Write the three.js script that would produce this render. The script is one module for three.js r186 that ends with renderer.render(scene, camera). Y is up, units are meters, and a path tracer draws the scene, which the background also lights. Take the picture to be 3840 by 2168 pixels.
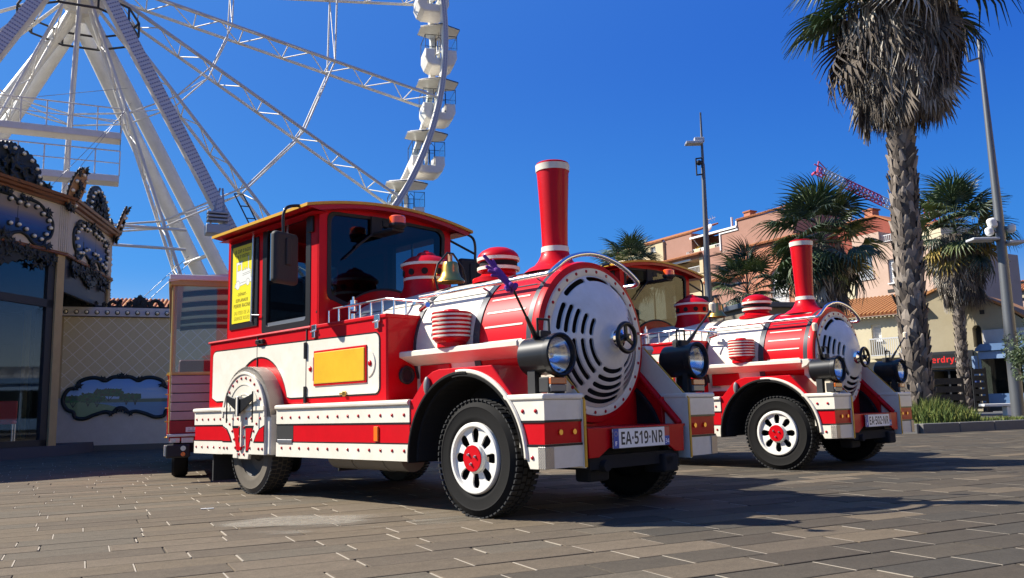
import * as THREE from 'three';
import { mergeGeometries, mergeVertices, toCreasedNormals } from 'three/addons/utils/BufferGeometryUtils.js';
import { RoundedBoxGeometry } from 'three/addons/geometries/RoundedBoxGeometry.js';
import { TessellateModifier } from 'three/addons/modifiers/TessellateModifier.js';

// ---------------------------------------------------------------- camera, sky, sun, exposure
const scene = new THREE.Scene();
const camera = new THREE.PerspectiveCamera(37.5, 1024 / 578, 0.05, 2000);
camera.position.set(0, 0.645, 0);
camera.rotation.order = 'YXZ';
camera.rotation.set(0.14191, 0, -0.02503);

// sun: to the left, slightly behind the scene, 40.7 degrees up
const SUN = new THREE.Vector3(-1.144, 1, -0.206).normalize();
function makeSky() {
  const w = 256, h = 128, data = new Float32Array(w * h * 4), d = new THREE.Vector3();
  const zen = [0.004, 0.024, 0.22], mid = [0.002, 0.043, 0.28], low = [0.022, 0.13, 0.38], hor = [0.27, 0.32, 0.35];
  const mix = (a, b, t) => a.map((v, i) => v + (b[i] - v) * t);
  const ss = (a, b, x) => { x = Math.min(1, Math.max(0, (x - a) / (b - a))); return x * x * (3 - 2 * x); };
  for (let j = 0; j < h; j++) for (let i = 0; i < w; i++) {
    const th = (j + 0.5) / h * Math.PI - Math.PI / 2, ph = (i + 0.5) / w * Math.PI * 2 - Math.PI;
    d.set(Math.cos(th) * Math.cos(ph), Math.sin(th), Math.cos(th) * Math.sin(ph));
    const e = Math.max(0, d.y), cs = Math.max(-1, Math.min(1, d.dot(SUN))), ang = Math.acos(cs);
    let c = mix(hor, low, ss(0.02, 0.17, e));
    c = mix(c, mid, ss(0.05, 0.42, e));
    c = mix(c, zen, ss(0.30, 0.95, e));
    // the air brightens smoothly towards the sun, as a clear sky does
    const g = 1.55 * Math.exp(-ang * 1.6);
    c = [c[0] + 0.078 * g, c[1] + 0.21 * g, c[2] + 0.26 * g];
    if (d.y < 0) c = [0.07, 0.065, 0.06];
    const k = (j * w + i) * 4;
    data[k] = c[0]; data[k + 1] = c[1]; data[k + 2] = c[2]; data[k + 3] = 1;
  }
  const t = new THREE.DataTexture(data, w, h, THREE.RGBAFormat, THREE.FloatType);
  t.mapping = THREE.EquirectangularReflectionMapping; t.magFilter = THREE.LinearFilter; t.minFilter = THREE.LinearFilter; t.wrapS = THREE.RepeatWrapping; t.needsUpdate = true;
  return t;
}
const sky = makeSky();
scene.background = sky;
scene.environment = sky;
const sun = new THREE.DirectionalLight(new THREE.Color(1.0, 0.94, 0.84), 5.0);
sun.position.copy(SUN).multiplyScalar(120);
sun.castShadow = true; sun.shadow.mapSize.set(4096, 4096);
Object.assign(sun.shadow.camera, { left: -60, right: 60, top: 60, bottom: -60, near: 1, far: 300 });
scene.add(sun); scene.add(sun.target);
const renderer = new THREE.WebGLRenderer({ antialias: true });
renderer.setSize(1024, 578);
renderer.shadowMap.enabled = true;
renderer.toneMapping = THREE.LinearToneMapping;
renderer.toneMappingExposure = 2.0;

// ---------------------------------------------------------------- helpers
let seed = 12345;
const rnd = () => { seed |= 0; seed = seed + 0x6D2B79F5 | 0; let t = Math.imul(seed ^ seed >>> 15, 1 | seed); t = t + Math.imul(t ^ t >>> 7, 61 | t) ^ t; return ((t ^ t >>> 14) >>> 0) / 4294967296; };
const rr = (a, b) => a + (b - a) * rnd();
const R = THREE.MathUtils.degToRad;
const V3 = (x, y, z) => new THREE.Vector3(x, y, z);
const taken = {};
function numbered(n) { if (!(n in taken)) { taken[n] = 0; return n; } taken[n]++; return n + '_' + String(taken[n]).padStart(3, '0'); }
function lin(r, g, b) { return new THREE.Color().setRGB(r, g, b, THREE.LinearSRGBColorSpace); }
// tileable value noise textures: surface grain only
function noiseTex(size, layers, lo, hi, tint) {
  const data = new Uint8Array(size * size * 4), acc = new Float32Array(size * size);
  for (const [n, amp] of layers) {
    const g = new Float32Array(n * n); for (let i = 0; i < n * n; i++) g[i] = rnd() * 2 - 1;
    for (let y = 0; y < size; y++) for (let x = 0; x < size; x++) {
      const fx = x / size * n, fy = y / size * n, ix = Math.floor(fx), iy = Math.floor(fy); let tx = fx - ix, ty = fy - iy;
      tx = tx * tx * (3 - 2 * tx); ty = ty * ty * (3 - 2 * ty);
      const a = g[(iy % n) * n + ix % n], b = g[(iy % n) * n + (ix + 1) % n], c = g[((iy + 1) % n) * n + ix % n], e = g[((iy + 1) % n) * n + (ix + 1) % n];
      acc[y * size + x] += amp * (a + (b - a) * tx + (c - a) * ty + (a - b - c + e) * tx * ty);
    }
  }
  for (let i = 0; i < size * size; i++) {
    const v = Math.min(1, Math.max(0, 0.5 + acc[i] * 0.5)), k = lo + (hi - lo) * v;
    for (let c = 0; c < 3; c++) data[i * 4 + c] = Math.round(255 * Math.min(1, k * (tint ? 1 + (tint[c] - 1) * (1 - v) : 1)));
    data[i * 4 + 3] = 255;
  }
  const t = new THREE.DataTexture(data, size, size); t.wrapS = t.wrapT = THREE.RepeatWrapping; t.magFilter = THREE.LinearFilter; t.minFilter = THREE.LinearMipmapLinearFilter; t.generateMipmaps = true; t.needsUpdate = true;
  return t;
}
function rep(t, r, srgb) { const c = t.clone(); c.repeat.set(r, r); if (srgb) c.colorSpace = THREE.SRGBColorSpace; c.needsUpdate = true; return c; }
const nzFine = noiseTex(512, [[256, 0.55], [128, 0.35], [40, 0.25], [9, 0.25]], 0.74, 1.0, null);
const nzPatch = noiseTex(256, [[6, 0.5], [14, 0.4], [40, 0.3], [110, 0.25]], 0.93, 1.0, [1.01, 1.0, 0.98]);
const nzRough = noiseTex(256, [[5, 0.5], [17, 0.5], [60, 0.4]], 0.25, 0.75, null);
function std(c, rough = 0.6, o = {}) { return new THREE.MeshStandardMaterial({ color: Array.isArray(c) ? lin(...c) : c, roughness: rough, ...o }); }
function phys(c, o = {}) { return new THREE.MeshPhysicalMaterial({ color: Array.isArray(c) ? lin(...c) : c, ...o }); }
const paint = (c, o = {}) => phys(c, { roughness: 0.42, specularIntensity: 0.45, clearcoat: 0.32, clearcoatRoughness: 0.07, map: rep(nzPatch, 0.9, true), ...o });
// uv in metres by the way each face points
function boxUV(g) {
  const p = g.attributes.position, n = g.attributes.normal, uv = new Float32Array(p.count * 2);
  for (let i = 0; i < p.count; i++) {
    const ax = Math.abs(n.getX(i)), ay = Math.abs(n.getY(i)), az = Math.abs(n.getZ(i)); let a, b;
    if (ay > ax && ay > az) { a = p.getX(i); b = p.getZ(i); } else if (ax > az) { a = p.getZ(i); b = p.getY(i); } else { a = p.getX(i); b = p.getY(i); }
    uv[i * 2] = a; uv[i * 2 + 1] = b;
  }
  g.setAttribute('uv', new THREE.BufferAttribute(uv, 2)); return g;
}
function clean(g) { let q = g.index ? g.toNonIndexed() : g; for (const k of Object.keys(q.attributes)) if (!['position', 'normal', 'uv'].includes(k)) q.deleteAttribute(k); if (!q.attributes.normal) q.computeVertexNormals(); if (!q.attributes.uv) boxUV(q); return q; }
function merge(list) { return list.length === 1 ? clean(list[0]) : mergeGeometries(list.map(clean)); }
function mesh(name, g, m, parent, keepUV) {
  let q = Array.isArray(g) ? merge(g) : clean(g);
  if (!keepUV) boxUV(q);
  const o = new THREE.Mesh(q, m); o.name = name; o.castShadow = o.receiveShadow = true;
  if (parent) parent.add(o); return o;
}
// alike pieces, each a part of its own
function each(name, list, m, parent) { return list.map((g) => mesh(name, g, m, parent)); }
// a repeat that shares one geometry
function inst(name, g, m, parent, x, y, z, rx = 0, ry = 0, rz = 0) { const o = new THREE.Mesh(g, m); o.name = name; o.castShadow = o.receiveShadow = true; o.position.set(x, y, z); o.rotation.set(rx, ry, rz); parent.add(o); return o; }
function thing(name, label, category, pos = [0, 0, 0], turn = 0, group) {
  const o = new THREE.Group(); o.name = numbered(name); scene.add(o); o.position.set(...pos); o.rotation.y = turn; o.userData = { label, category };
  if (group) o.userData.group = group; return o;
}
function part(name, parent) { const o = new THREE.Group(); o.name = name; parent.add(o); return o; }
const box = (x0, x1, y0, y1, z0, z1) => new THREE.BoxGeometry(Math.abs(x1 - x0), Math.abs(y1 - y0), Math.abs(z1 - z0)).translate((x0 + x1) / 2, (y0 + y1) / 2, (z0 + z1) / 2);
const rbox = (x0, x1, y0, y1, z0, z1, r = 0.01, s = 2) => new RoundedBoxGeometry(Math.abs(x1 - x0), Math.abs(y1 - y0), Math.abs(z1 - z0), s, Math.min(r, 0.49 * Math.min(Math.abs(x1 - x0), Math.abs(y1 - y0), Math.abs(z1 - z0)))).translate((x0 + x1) / 2, (y0 + y1) / 2, (z0 + z1) / 2);
function shapeOf(pts, holes = []) { const s = new THREE.Shape(pts.map((p) => new THREE.Vector2(p[0], p[1]))); for (const h of holes) s.holes.push(new THREE.Path(h.map((p) => new THREE.Vector2(p[0], p[1])))); return s; }
// polygon in the x-y plane, thick from z0 to z1
function slab(pts, z0, z1, bevel = 0, holes = [], seg = 1) {
  const b = Math.min(bevel, Math.abs(z1 - z0) * 0.45), lo = Math.min(z0, z1), d = Math.abs(z1 - z0);
  const g = new THREE.ExtrudeGeometry(shapeOf(pts, holes), { depth: d - 2 * b, bevelEnabled: b > 0, bevelThickness: b, bevelSize: b, bevelOffset: -b, bevelSegments: seg, curveSegments: 8 });
  return g.translate(0, 0, lo + b);
}
// profile in (z, y), run along x from x0 to x1
function runX(pts, x0, x1, bevel = 0) { const g = slab(pts.map(([z, y]) => [-z, y]), 0, x1 - x0, bevel); g.rotateY(Math.PI / 2); return g.translate(x0, 0, 0); }
function tube(pts, r, seg = 0, rad = 8, closed = false) {
  const c = new THREE.CatmullRomCurve3(pts.map((p) => V3(...p)), closed, 'centripetal'); return new THREE.TubeGeometry(c, seg || Math.max(2, pts.length * 4), r, rad, closed);
}
function bar(a, b, r, rad = 8, r2) {
  const A = V3(...a), B = V3(...b), d = B.clone().sub(A), g = new THREE.CylinderGeometry(r2 ?? r, r, d.length(), rad, 1);
  g.translate(0, d.length() / 2, 0); g.applyQuaternion(new THREE.Quaternion().setFromUnitVectors(V3(0, 1, 0), d.normalize())); return g.translate(...a);
}
// straight pieces with rounded joints
function poly(pts, r, rad = 8) { const l = []; for (let i = 0; i + 1 < pts.length; i++) { l.push(bar(pts[i], pts[i + 1], r, rad)); if (i) l.push(new THREE.SphereGeometry(r, rad, 6).translate(...pts[i])); } return merge(l); }
const lathe = (pts, seg = 32) => new THREE.LatheGeometry(pts.map((p) => new THREE.Vector2(p[0], p[1])), seg);
const latheS = (pts, seg = 32) => toCreasedNormals(lathe(pts, seg), 0.6);
const cylX = (x0, x1, r, y, z, seg = 32, r1) => new THREE.CylinderGeometry(r1 ?? r, r, x1 - x0, seg).rotateZ(-Math.PI / 2).translate((x0 + x1) / 2, y, z);
const arcPts = (cx, cy, r, a0, a1, n) => Array.from({ length: n + 1 }, (_, i) => { const a = R(a0 + (a1 - a0) * i / n); return [cx + r * Math.cos(a), cy + r * Math.sin(a)]; });
const rrect = (x0, x1, y0, y1, r, n = 5) => [...arcPts(x1 - r, y0 + r, r, -90, 0, n), ...arcPts(x1 - r, y1 - r, r, 0, 90, n), ...arcPts(x0 + r, y1 - r, r, 90, 180, n), ...arcPts(x0 + r, y0 + r, r, 180, 270, n)];
function canvasTex(w, h, draw) { const c = document.createElement('canvas'); c.width = w; c.height = h; const x = c.getContext('2d'); draw(x, w, h); const t = new THREE.CanvasTexture(c); t.colorSpace = THREE.SRGBColorSpace; t.anisotropy = 8; return t; }
const flip = (g) => { const q = g.clone(); q.scale(1, 1, -1); const p = clean(q); for (const k of ['position', 'normal', 'uv']) { const a = p.attributes[k], s = a.itemSize; for (let i = 0; i < a.count; i += 3) for (let j = 0; j < s; j++) { const t = a.array[(i + 1) * s + j]; a.array[(i + 1) * s + j] = a.array[(i + 2) * s + j]; a.array[(i + 2) * s + j] = t; } } return p; };

// ---------------------------------------------------------------- shared materials
const M = {
  red: paint([0.54, 0.002, 0.008], { specularIntensity: 0.25, clearcoat: 0.16 }), white: paint([0.76, 0.71, 0.60]), whiteMat: phys([0.78, 0.76, 0.70], { roughness: 0.5, map: rep(nzPatch, 0.8, true) }),
  black: paint([0.012, 0.012, 0.014]), blackMat: std([0.014, 0.014, 0.015], 0.7), rubber: phys([0.012, 0.0115, 0.011], { roughness: 0.8, specularIntensity: 0.3, map: rep(nzPatch, 3, true) }),
  dustyRubber: std([0.105, 0.088, 0.066], 0.95, { map: rep(nzPatch, 4, true) }),
  darkBand: paint([0.045, 0.05, 0.06]), yellow: paint([0.72, 0.42, 0.02]), yellowTrim: paint([0.62, 0.34, 0.03]), roofYellow: paint([0.70, 0.47, 0.13]),
  chrome: phys([0.88, 0.87, 0.86], { metalness: 1, roughness: 0.17 }), steel: phys([0.52, 0.52, 0.54], { metalness: 1, roughness: 0.35 }), alu: phys([0.62, 0.60, 0.57], { metalness: 1, roughness: 0.42, bumpMap: rep(nzFine, 6), bumpScale: 0.004 }),
  brass: phys([0.78, 0.46, 0.11], { metalness: 1, roughness: 0.28 }), under: std([0.010, 0.010, 0.011], 0.95), glass: phys([0.30, 0.36, 0.40], { transmission: 1, thickness: 0, roughness: 0.02, ior: 1.5 }),
  clear: phys([0.92, 0.95, 0.95], { transmission: 1, thickness: 0, roughness: 0.02, ior: 1.5 }), amber: phys([0.95, 0.28, 0.02], { transmission: 0.5, thickness: 0, roughness: 0.15 }), amberDark: phys([0.75, 0.16, 0.01], { roughness: 0.2, clearcoat: 1 }),
  lens: phys([0.9, 0.92, 0.95], { transmission: 1, thickness: 0, roughness: 0.08, ior: 1.5 }), rivet: paint([0.42, 0.006, 0.012], { map: null }), purple: std([0.15, 0.035, 0.25], 0.95, { bumpMap: rep(nzFine, 8), bumpScale: 0.004 }),
};
// ---------------------------------------------------------------- ground and paving
{
  const g = new THREE.PlaneGeometry(1600, 1600, 1, 1).rotateX(-Math.PI / 2).translate(0, -0.012, -300);
  const m = std([0.10, 0.085, 0.068], 0.95, { map: rep(nzPatch, 0.6, true) });
  const o = mesh('ground', g, m, scene); o.userData.kind = 'structure';
}
// stone pavers in long courses, turned against the camera
{
  const root = new THREE.Group(); root.name = 'paved_square'; root.userData.kind = 'structure'; scene.add(root);
  const dx = 0.8934, dz = -0.4493;                       // along a course
  const nx = 0.4493, nz = 0.8934;                        // across the courses, towards the camera
  const W = 0.2355, gap = 0.0095, Wp = W - gap;
  const top = (tone, k) => phys(tone, { roughness: 0.92, specularIntensity: 0.35, map: rep(nzFine, 1.7, true), bumpMap: rep(nzFine, 2.4), bumpScale: 0.0025 });
  const tones = [[0.170, 0.132, 0.088], [0.154, 0.121, 0.083], [0.180, 0.141, 0.097], [0.150, 0.124, 0.089], [0.140, 0.111, 0.078]];
  const greys = [[0.086, 0.072, 0.054], [0.092, 0.075, 0.055], [0.080, 0.070, 0.055], [0.100, 0.083, 0.061]];
  const tm = tones.map(top), gm = greys.map(top);
  const near = [], far = [];
  const cx = 0, cz = 0;
  const inView = (x, z) => { if (z > -2.6) return false; const t = x / -z; return t > -0.72 && t < 0.72; };
  for (let c = -190; c <= -8; c++) {
    let u = -46 + rr(0, 0.5);
    while (u < 46) {
      const len = [0.46, 0.52, 0.58, 0.40, 0.64][Math.floor(rnd() * 5)] + rr(-0.02, 0.02), uc = u + len / 2, x = dx * uc + nx * c * W, z = dz * uc + nz * c * W;
      const d = Math.hypot(x, z), tone = rnd(), kind = rnd(), lift = rr(-0.0015, 0.0015), tilt = rr(-0.0025, 0.0025), tilt2 = rr(-0.004, 0.004);
      if (inView(x, z) && d < 30) (d < 7.2 ? near : far).push({ x, z, len: len - 0.009, d, tone, kind, lift, tilt, tilt2 });
      u += len;
    }
  }
  near.sort((a, b) => a.d - b.d);
  while (near.length > 300) far.push(near.pop());
  const cache = {};
  // a paver with a worn, sloping edge all round
  function paverGeo(L, b) {
    const key = L.toFixed(2) + b; if (cache[key]) return cache[key];
    const hx = L / 2, hz = Wp / 2, e = 0.003, y0 = -0.012, P = [], q = (a, b2, c, d) => P.push(...a, ...b2, ...c, ...a, ...c, ...d);
    const t = [[-hx + e, 0, hz - e], [hx - e, 0, hz - e], [hx - e, 0, -hz + e], [-hx + e, 0, -hz + e]], m2 = [[-hx, -b, hz], [hx, -b, hz], [hx, -b, -hz], [-hx, -b, -hz]], lo = [[-hx, y0, hz], [hx, y0, hz], [hx, y0, -hz], [-hx, y0, -hz]];
    q(t[0], t[1], t[2], t[3]);
    for (let i = 0; i < 4; i++) { const j = (i + 1) % 4; q(m2[i], m2[j], t[j], t[i]); q(lo[i], lo[j], m2[j], m2[i]); }
    const g = new THREE.BufferGeometry(); g.setAttribute('position', new THREE.Float32BufferAttribute(P, 3)); g.computeVertexNormals(); boxUV(g);
    return cache[key] = g;
  }
  const turn = Math.atan2(-dz, dx);
  // grey stone lies mostly to the right, brown and dusty to the left
  const pick = (p) => { const bias = 0.5 + 0.28 * Math.tanh((p.x - 0.6) / 1.6) + (p.tone - 0.5) * 0.5; return bias > 0.58 ? gm[Math.floor(p.kind * gm.length)] : tm[Math.floor(p.kind * tm.length)]; };
  for (const p of near) {
    const o = new THREE.Mesh(paverGeo(p.len, 0.0018), pick(p)); o.name = 'paver'; o.castShadow = o.receiveShadow = true;
    o.position.set(p.x, 0.0 + p.lift, p.z); o.rotation.set(p.tilt2, turn, p.tilt * 0.6, 'YXZ'); root.add(o);
  }
  const all = [...tm, ...gm], lists = all.map(() => []);
  for (const p of far) lists[all.indexOf(pick(p))].push(p);
  const mtx = new THREE.Matrix4(), eu = new THREE.Euler(0, 0, 0, 'YXZ'), qq = new THREE.Quaternion();
  lists.forEach((l, i) => {
    if (!l.length) return;
    const geos = l.map((p) => { eu.set(p.tilt2, turn, p.tilt * 0.6); mtx.compose(V3(p.x, p.lift, p.z), qq.setFromEuler(eu), V3(1, 1, 1)); return paverGeo(p.len, 0.0018).clone().applyMatrix4(mtx); });
    const o = mesh('distant_pavers', mergeGeometries(geos), all[i], root); o.userData.kind = 'stuff';
  });
  // pale mortar in the cross joints, broken here and there
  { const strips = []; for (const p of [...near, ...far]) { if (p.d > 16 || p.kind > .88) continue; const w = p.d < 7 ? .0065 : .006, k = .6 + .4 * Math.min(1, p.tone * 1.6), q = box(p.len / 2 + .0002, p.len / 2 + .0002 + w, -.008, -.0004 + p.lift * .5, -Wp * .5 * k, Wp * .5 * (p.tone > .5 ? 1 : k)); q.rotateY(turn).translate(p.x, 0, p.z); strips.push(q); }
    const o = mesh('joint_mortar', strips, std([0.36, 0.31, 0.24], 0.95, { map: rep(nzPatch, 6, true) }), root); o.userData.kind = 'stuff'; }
  // cement splash dried on the stones
  { const tex = (() => { const s = 256, d = new Uint8Array(s * s * 4), keep = seed; seed = 404; const blobs = []; for (let i = 0; i < 26; i++) blobs.push([.28 + rnd() * .3, .35 + rnd() * .3, .05 + rnd() * .12]); for (let i = 0; i < 22; i++) blobs.push([.35 + rnd() * .6, .15 + rnd() * .5, .02 + rnd() * .06]); const gr = new Float32Array(64 * 64).map(() => rnd()); for (let y = 0; y < s; y++) for (let x = 0; x < s; x++) { const u = x / s, v = y / s; let a = 0; blobs.forEach(([bx, by, r], i) => { const q = Math.hypot(u - bx, (v - by) * 1.3) / r; if (q < 1) a += (1 - q * q) * (i < 26 ? .34 : .22); }); a = Math.min(.55, a * .7) * (.75 + .35 * gr[(y >> 2) * 64 + (x >> 2)]); const k = (y * s + x) * 4; d[k] = d[k + 1] = d[k + 2] = Math.min(255, a * 255); d[k + 3] = 255; } seed = keep; const t = new THREE.DataTexture(d, s, s); t.magFilter = THREE.LinearFilter; t.needsUpdate = true; return t; })();
    const q = new THREE.PlaneGeometry(2.1, 1.5).rotateX(-Math.PI / 2); const o = mesh('cement_stain', q, std([0.30, 0.265, 0.205], 0.95, { alphaMap: tex, transparent: true }), root, true); o.position.set(-1.2, .0045, -5.4); o.rotation.y = .2; }
  // earth in the long joints
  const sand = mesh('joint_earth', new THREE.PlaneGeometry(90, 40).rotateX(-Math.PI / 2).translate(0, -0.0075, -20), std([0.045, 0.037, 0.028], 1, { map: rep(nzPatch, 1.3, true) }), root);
}
// ---------------------------------------------------------------- road-train locomotive: x forward, y up, z towards its right-hand side
const plateTex = (num) => canvasTex(1040, 220, (x, w, h) => {
  x.fillStyle = '#e6e6e2'; x.fillRect(0, 0, w, h);
  x.fillStyle = '#123f9c'; x.fillRect(0, 0, 96, h); x.fillRect(w - 96, 110, 96, 110);
  x.fillStyle = '#b23a3a'; x.fillRect(w - 96, 0, 96, 110);
  x.fillStyle = '#e8c84a'; for (let i = 0; i < 12; i++) { const a = i / 12 * 6.283; x.fillRect(46 + 24 * Math.cos(a), 56 + 24 * Math.sin(a), 6, 6); }
  x.fillStyle = '#fff'; x.font = 'bold 70px sans-serif'; x.textAlign = 'center'; x.fillText('F', 48, 190);
  x.font = '68px sans-serif'; x.fillText('34', w - 48, 192);
  x.fillStyle = '#0b0b0c'; x.font = 'bold 196px sans-serif'; x.save(); x.translate(w / 2 - 2, 180); const tw = x.measureText(num).width; x.scale(790 / tw, 1); x.fillText(num, 0, 0); x.restore();
  x.strokeStyle = '#0d0d10'; x.lineWidth = 6; x.strokeRect(3, 3, w - 6, h - 6);
});
const signTex = canvasTex(512, 964, (x, w, h) => {
  x.fillStyle = '#e8d82a'; x.fillRect(0, 0, w, h);
  x.fillStyle = '#14140f'; x.textAlign = 'center';
  const fit = (t, y, size, width, weight = '') => { x.font = weight + ' ' + size + 'px sans-serif'; const m = x.measureText(t).width; x.save(); x.translate(w / 2, y); x.scale(Math.min(1, width / m), 1); x.fillText(t, 0, 0); x.restore(); };
  fit("LE CAP D'AGDE", 86, 60, 440, 'bold'); fit('EN 3 VISITES', 152, 58, 360, 'bold');
  fit('- DÉPART -', 632, 54, 300, 'bold'); fit('ESPLANADE', 706, 58, 340, 'bold'); fit('PIERRE RACINE', 774, 60, 430, 'bold');
  x.strokeStyle = '#14140f'; x.lineWidth = 2.5; const hol = (t, y, size) => { x.font = size + 'px sans-serif'; const m = x.measureText(t).width; x.save(); x.translate(w / 2, y); x.scale(Math.min(1, 410 / m), 1); x.strokeText(t, 0, 0); x.restore(); };
  hol('(AU PIED DE LA', 862, 58); hol('GRANDE ROUE)', 930, 58);
  // the little white train drawn on the notice
  x.fillStyle = '#dfdfd6'; x.strokeStyle = '#6e6e60'; x.lineWidth = 5;
  const P = (pts) => { x.beginPath(); pts.forEach((p, i) => i ? x.lineTo(...p) : x.moveTo(...p)); x.closePath(); x.fill(); x.stroke(); };
  P([[70, 470], [100, 470], [100, 222], [92, 204], [256, 192], [258, 208], [246, 218], [246, 316], [300, 312], [300, 290], [318, 290], [318, 312], [344, 310], [344, 286], [362, 286], [362, 308], [396, 306], [396, 180], [392, 150], [424, 148], [420, 300], [470, 330], [476, 420], [500, 440], [490, 478], [60, 520]]);
  x.fillStyle = '#e8d82a'; P([[128, 238], [216, 232], [216, 308], [128, 314]]);
  x.fillStyle = '#dfdfd6'; for (const [a, b, r] of [[140, 490, 56], [400, 474, 44]]) { x.beginPath(); x.arc(a, b, r, 0, 7); x.fill(); x.stroke(); }
  x.beginPath(); x.moveTo(260, 360); x.lineTo(460, 346); x.moveTo(260, 380); x.lineTo(460, 366); x.moveTo(200, 470); x.lineTo(340, 462); x.stroke();
});
const stickerTex = canvasTex(256, 256, (x, w, h) => { x.fillStyle = '#d8d6d0'; x.fillRect(0, 0, w, h); x.fillStyle = '#8a8a86'; for (let i = 0; i < 7; i++) for (let j = 0; j < 3; j++) if ((i * 7 + j * 3) % 4) x.fillRect(40 + j * 60, 30 + i * 16, 26 + (i * j % 3) * 8, 6); x.fillStyle = '#3a3a3a'; for (let i = 0; i < 3; i++) x.fillRect(30, 170 + i * 22, 190 - i * 36, 8); });
const LMat = { sticker: std(0xffffff, 0.6, { map: stickerTex }), sign: phys(0xffffff, { map: signTex, roughness: 0.35, clearcoat: 0.5 }), note: std([0.55, 0.52, 0.4], 0.8), seat: std([0.03, 0.03, 0.035], 0.8), dash: std([0.035, 0.036, 0.04], 0.6), slot: std([0.006, 0.006, 0.007], 0.9), disc: paint([0.74, 0.73, 0.71]), soffit: paint([0.42, 0.006, 0.012]), checker: null, tread: std([0.018, 0.018, 0.018], 0.8) };
LMat.checker = phys([0.42, 0.38, 0.33], { metalness: 0.9, roughness: 0.42, bumpScale: 0.004, bumpMap: (() => { const s = 128, d = new Uint8Array(s * s * 4); for (let y = 0; y < s; y++) for (let x = 0; x < s; x++) { const u = (x + y) / 16, v = (x - y) / 16, fu = u - Math.floor(u), fv = v - Math.floor(v), odd = (Math.floor(u) + Math.floor(v)) & 1; const k = odd ? (Math.abs(fu - .5) < .42 && Math.abs(fv - .5) < .16) : (Math.abs(fv - .5) < .42 && Math.abs(fu - .5) < .16); const i = (y * s + x) * 4; d[i] = d[i + 1] = d[i + 2] = k ? 255 : 60; d[i + 3] = 255; } const t = new THREE.DataTexture(d, s, s); t.wrapS = t.wrapT = THREE.RepeatWrapping; t.magFilter = THREE.LinearFilter; t.repeat.set(7, 7); t.needsUpdate = true; return t; })() });

function makeWheel(parent, x, z, s, r, dusty) {
  const w = part('wheel', parent); w.position.set(x, r, z); if (s < 0) w.rotation.y = Math.PI;
  const hw = 0.10;    // half width; outer face towards local +z
  const prof = [[0.215, -hw + .01], [0.24, -hw - .004], [0.30, -hw - .008], [r - .03, -hw + .002], [r - .006, -hw + .018], [r, -hw + .04], [r, hw - .04], [r - .006, hw - .018], [r - .03, hw - .002], [0.315, hw + .008], [0.305, hw + .003], [0.255, hw + .008], [0.238, hw + .004], [0.215, hw - .012]];
  const g = latheS(prof, 64).rotateX(Math.PI / 2);
  const tyre = mesh('tyre', g, dusty ? M.dustyRubber : M.rubber, w);
  // tread blocks: grooved ribs round the running face and lugs on the shoulder
  const blocks = [], lug = box(-.012, .012, -.004, .0045, -.026, .026);
  for (let i = 0; i < 60; i++) for (const zz of [-.072, .072]) { const q = lug.clone().translate(0, r, zz); q.rotateZ(i / 60 * 6.2832 + (zz > 0 ? .05 : 0)); blocks.push(q); }
  const rib = box(-.016, .016, -.003, .0045, -.016, .016);
  for (let i = 0; i < 48; i++) for (const zz of [-.022, .022]) { const q = rib.clone().translate(0, r, zz); q.rotateZ(i / 48 * 6.2832 + (zz > 0 ? .06 : 0)); blocks.push(q); }
  mesh('tread', blocks, LMat.tread, tyre);
  mesh('rim', [latheS([[0.05, -.02], [0.2, -.02], [0.218, -.05], [0.222, hw - .012]], 40).rotateX(Math.PI / 2)], M.under, w);
  if (dusty) { mesh('wheel_disc', [latheS([[0, -.02], [.06, -.02], [.09, .03], [.17, .02], [.205, .05], [.222, .085]], 40).rotateX(Math.PI / 2), new THREE.CylinderGeometry(.07, .08, .05, 20).rotateX(Math.PI / 2).translate(0, 0, .02)], std([0.10, 0.09, 0.08], 0.7), w); return w; }
  // hubcap: eight slots, sunk dish, raised rim
  const holes = []; for (let k = 0; k < 8; k++) { const a = R(90 + k * 45), c = Math.cos(a), q = Math.sin(a), o = [[.094, -.019], [.145, -.030], [.164, -.028], [.180, -.018], [.185, 0], [.180, .018], [.164, .028], [.145, .030], [.094, .019]]; holes.push(o.map(([m, n]) => [m * c - n * q, m * q + n * c])); }
  mesh('hubcap', [slab(arcPts(0, 0, .192, 0, 360, 48).slice(0, -1), .085, .097, .002, holes), latheS([[.189, .088], [.193, .112], [.196, .118], [.212, .118], [.219, .110], [.220, .085]], 56).rotateX(Math.PI / 2), latheS([[.089, .09], [.087, .116], [.082, .122], [.0, .122]], 40).rotateX(Math.PI / 2)], M.whiteMat, w);
  mesh('hub_disc', new THREE.CylinderGeometry(.080, .081, .006, 40).rotateX(Math.PI / 2).translate(0, 0, .126), M.red, w);
  for (const a of [20, 140, 260]) mesh('bolt', [new THREE.CylinderGeometry(.006, .006, .016, 10).rotateX(Math.PI / 2).translate(.035 * Math.cos(R(a)), .035 * Math.sin(R(a)), .135), new THREE.CylinderGeometry(.009, .009, .005, 8).rotateX(Math.PI / 2).translate(.035 * Math.cos(R(a)), .035 * Math.sin(R(a)), .1315)], M.steel, w);
  return w;
}

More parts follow.
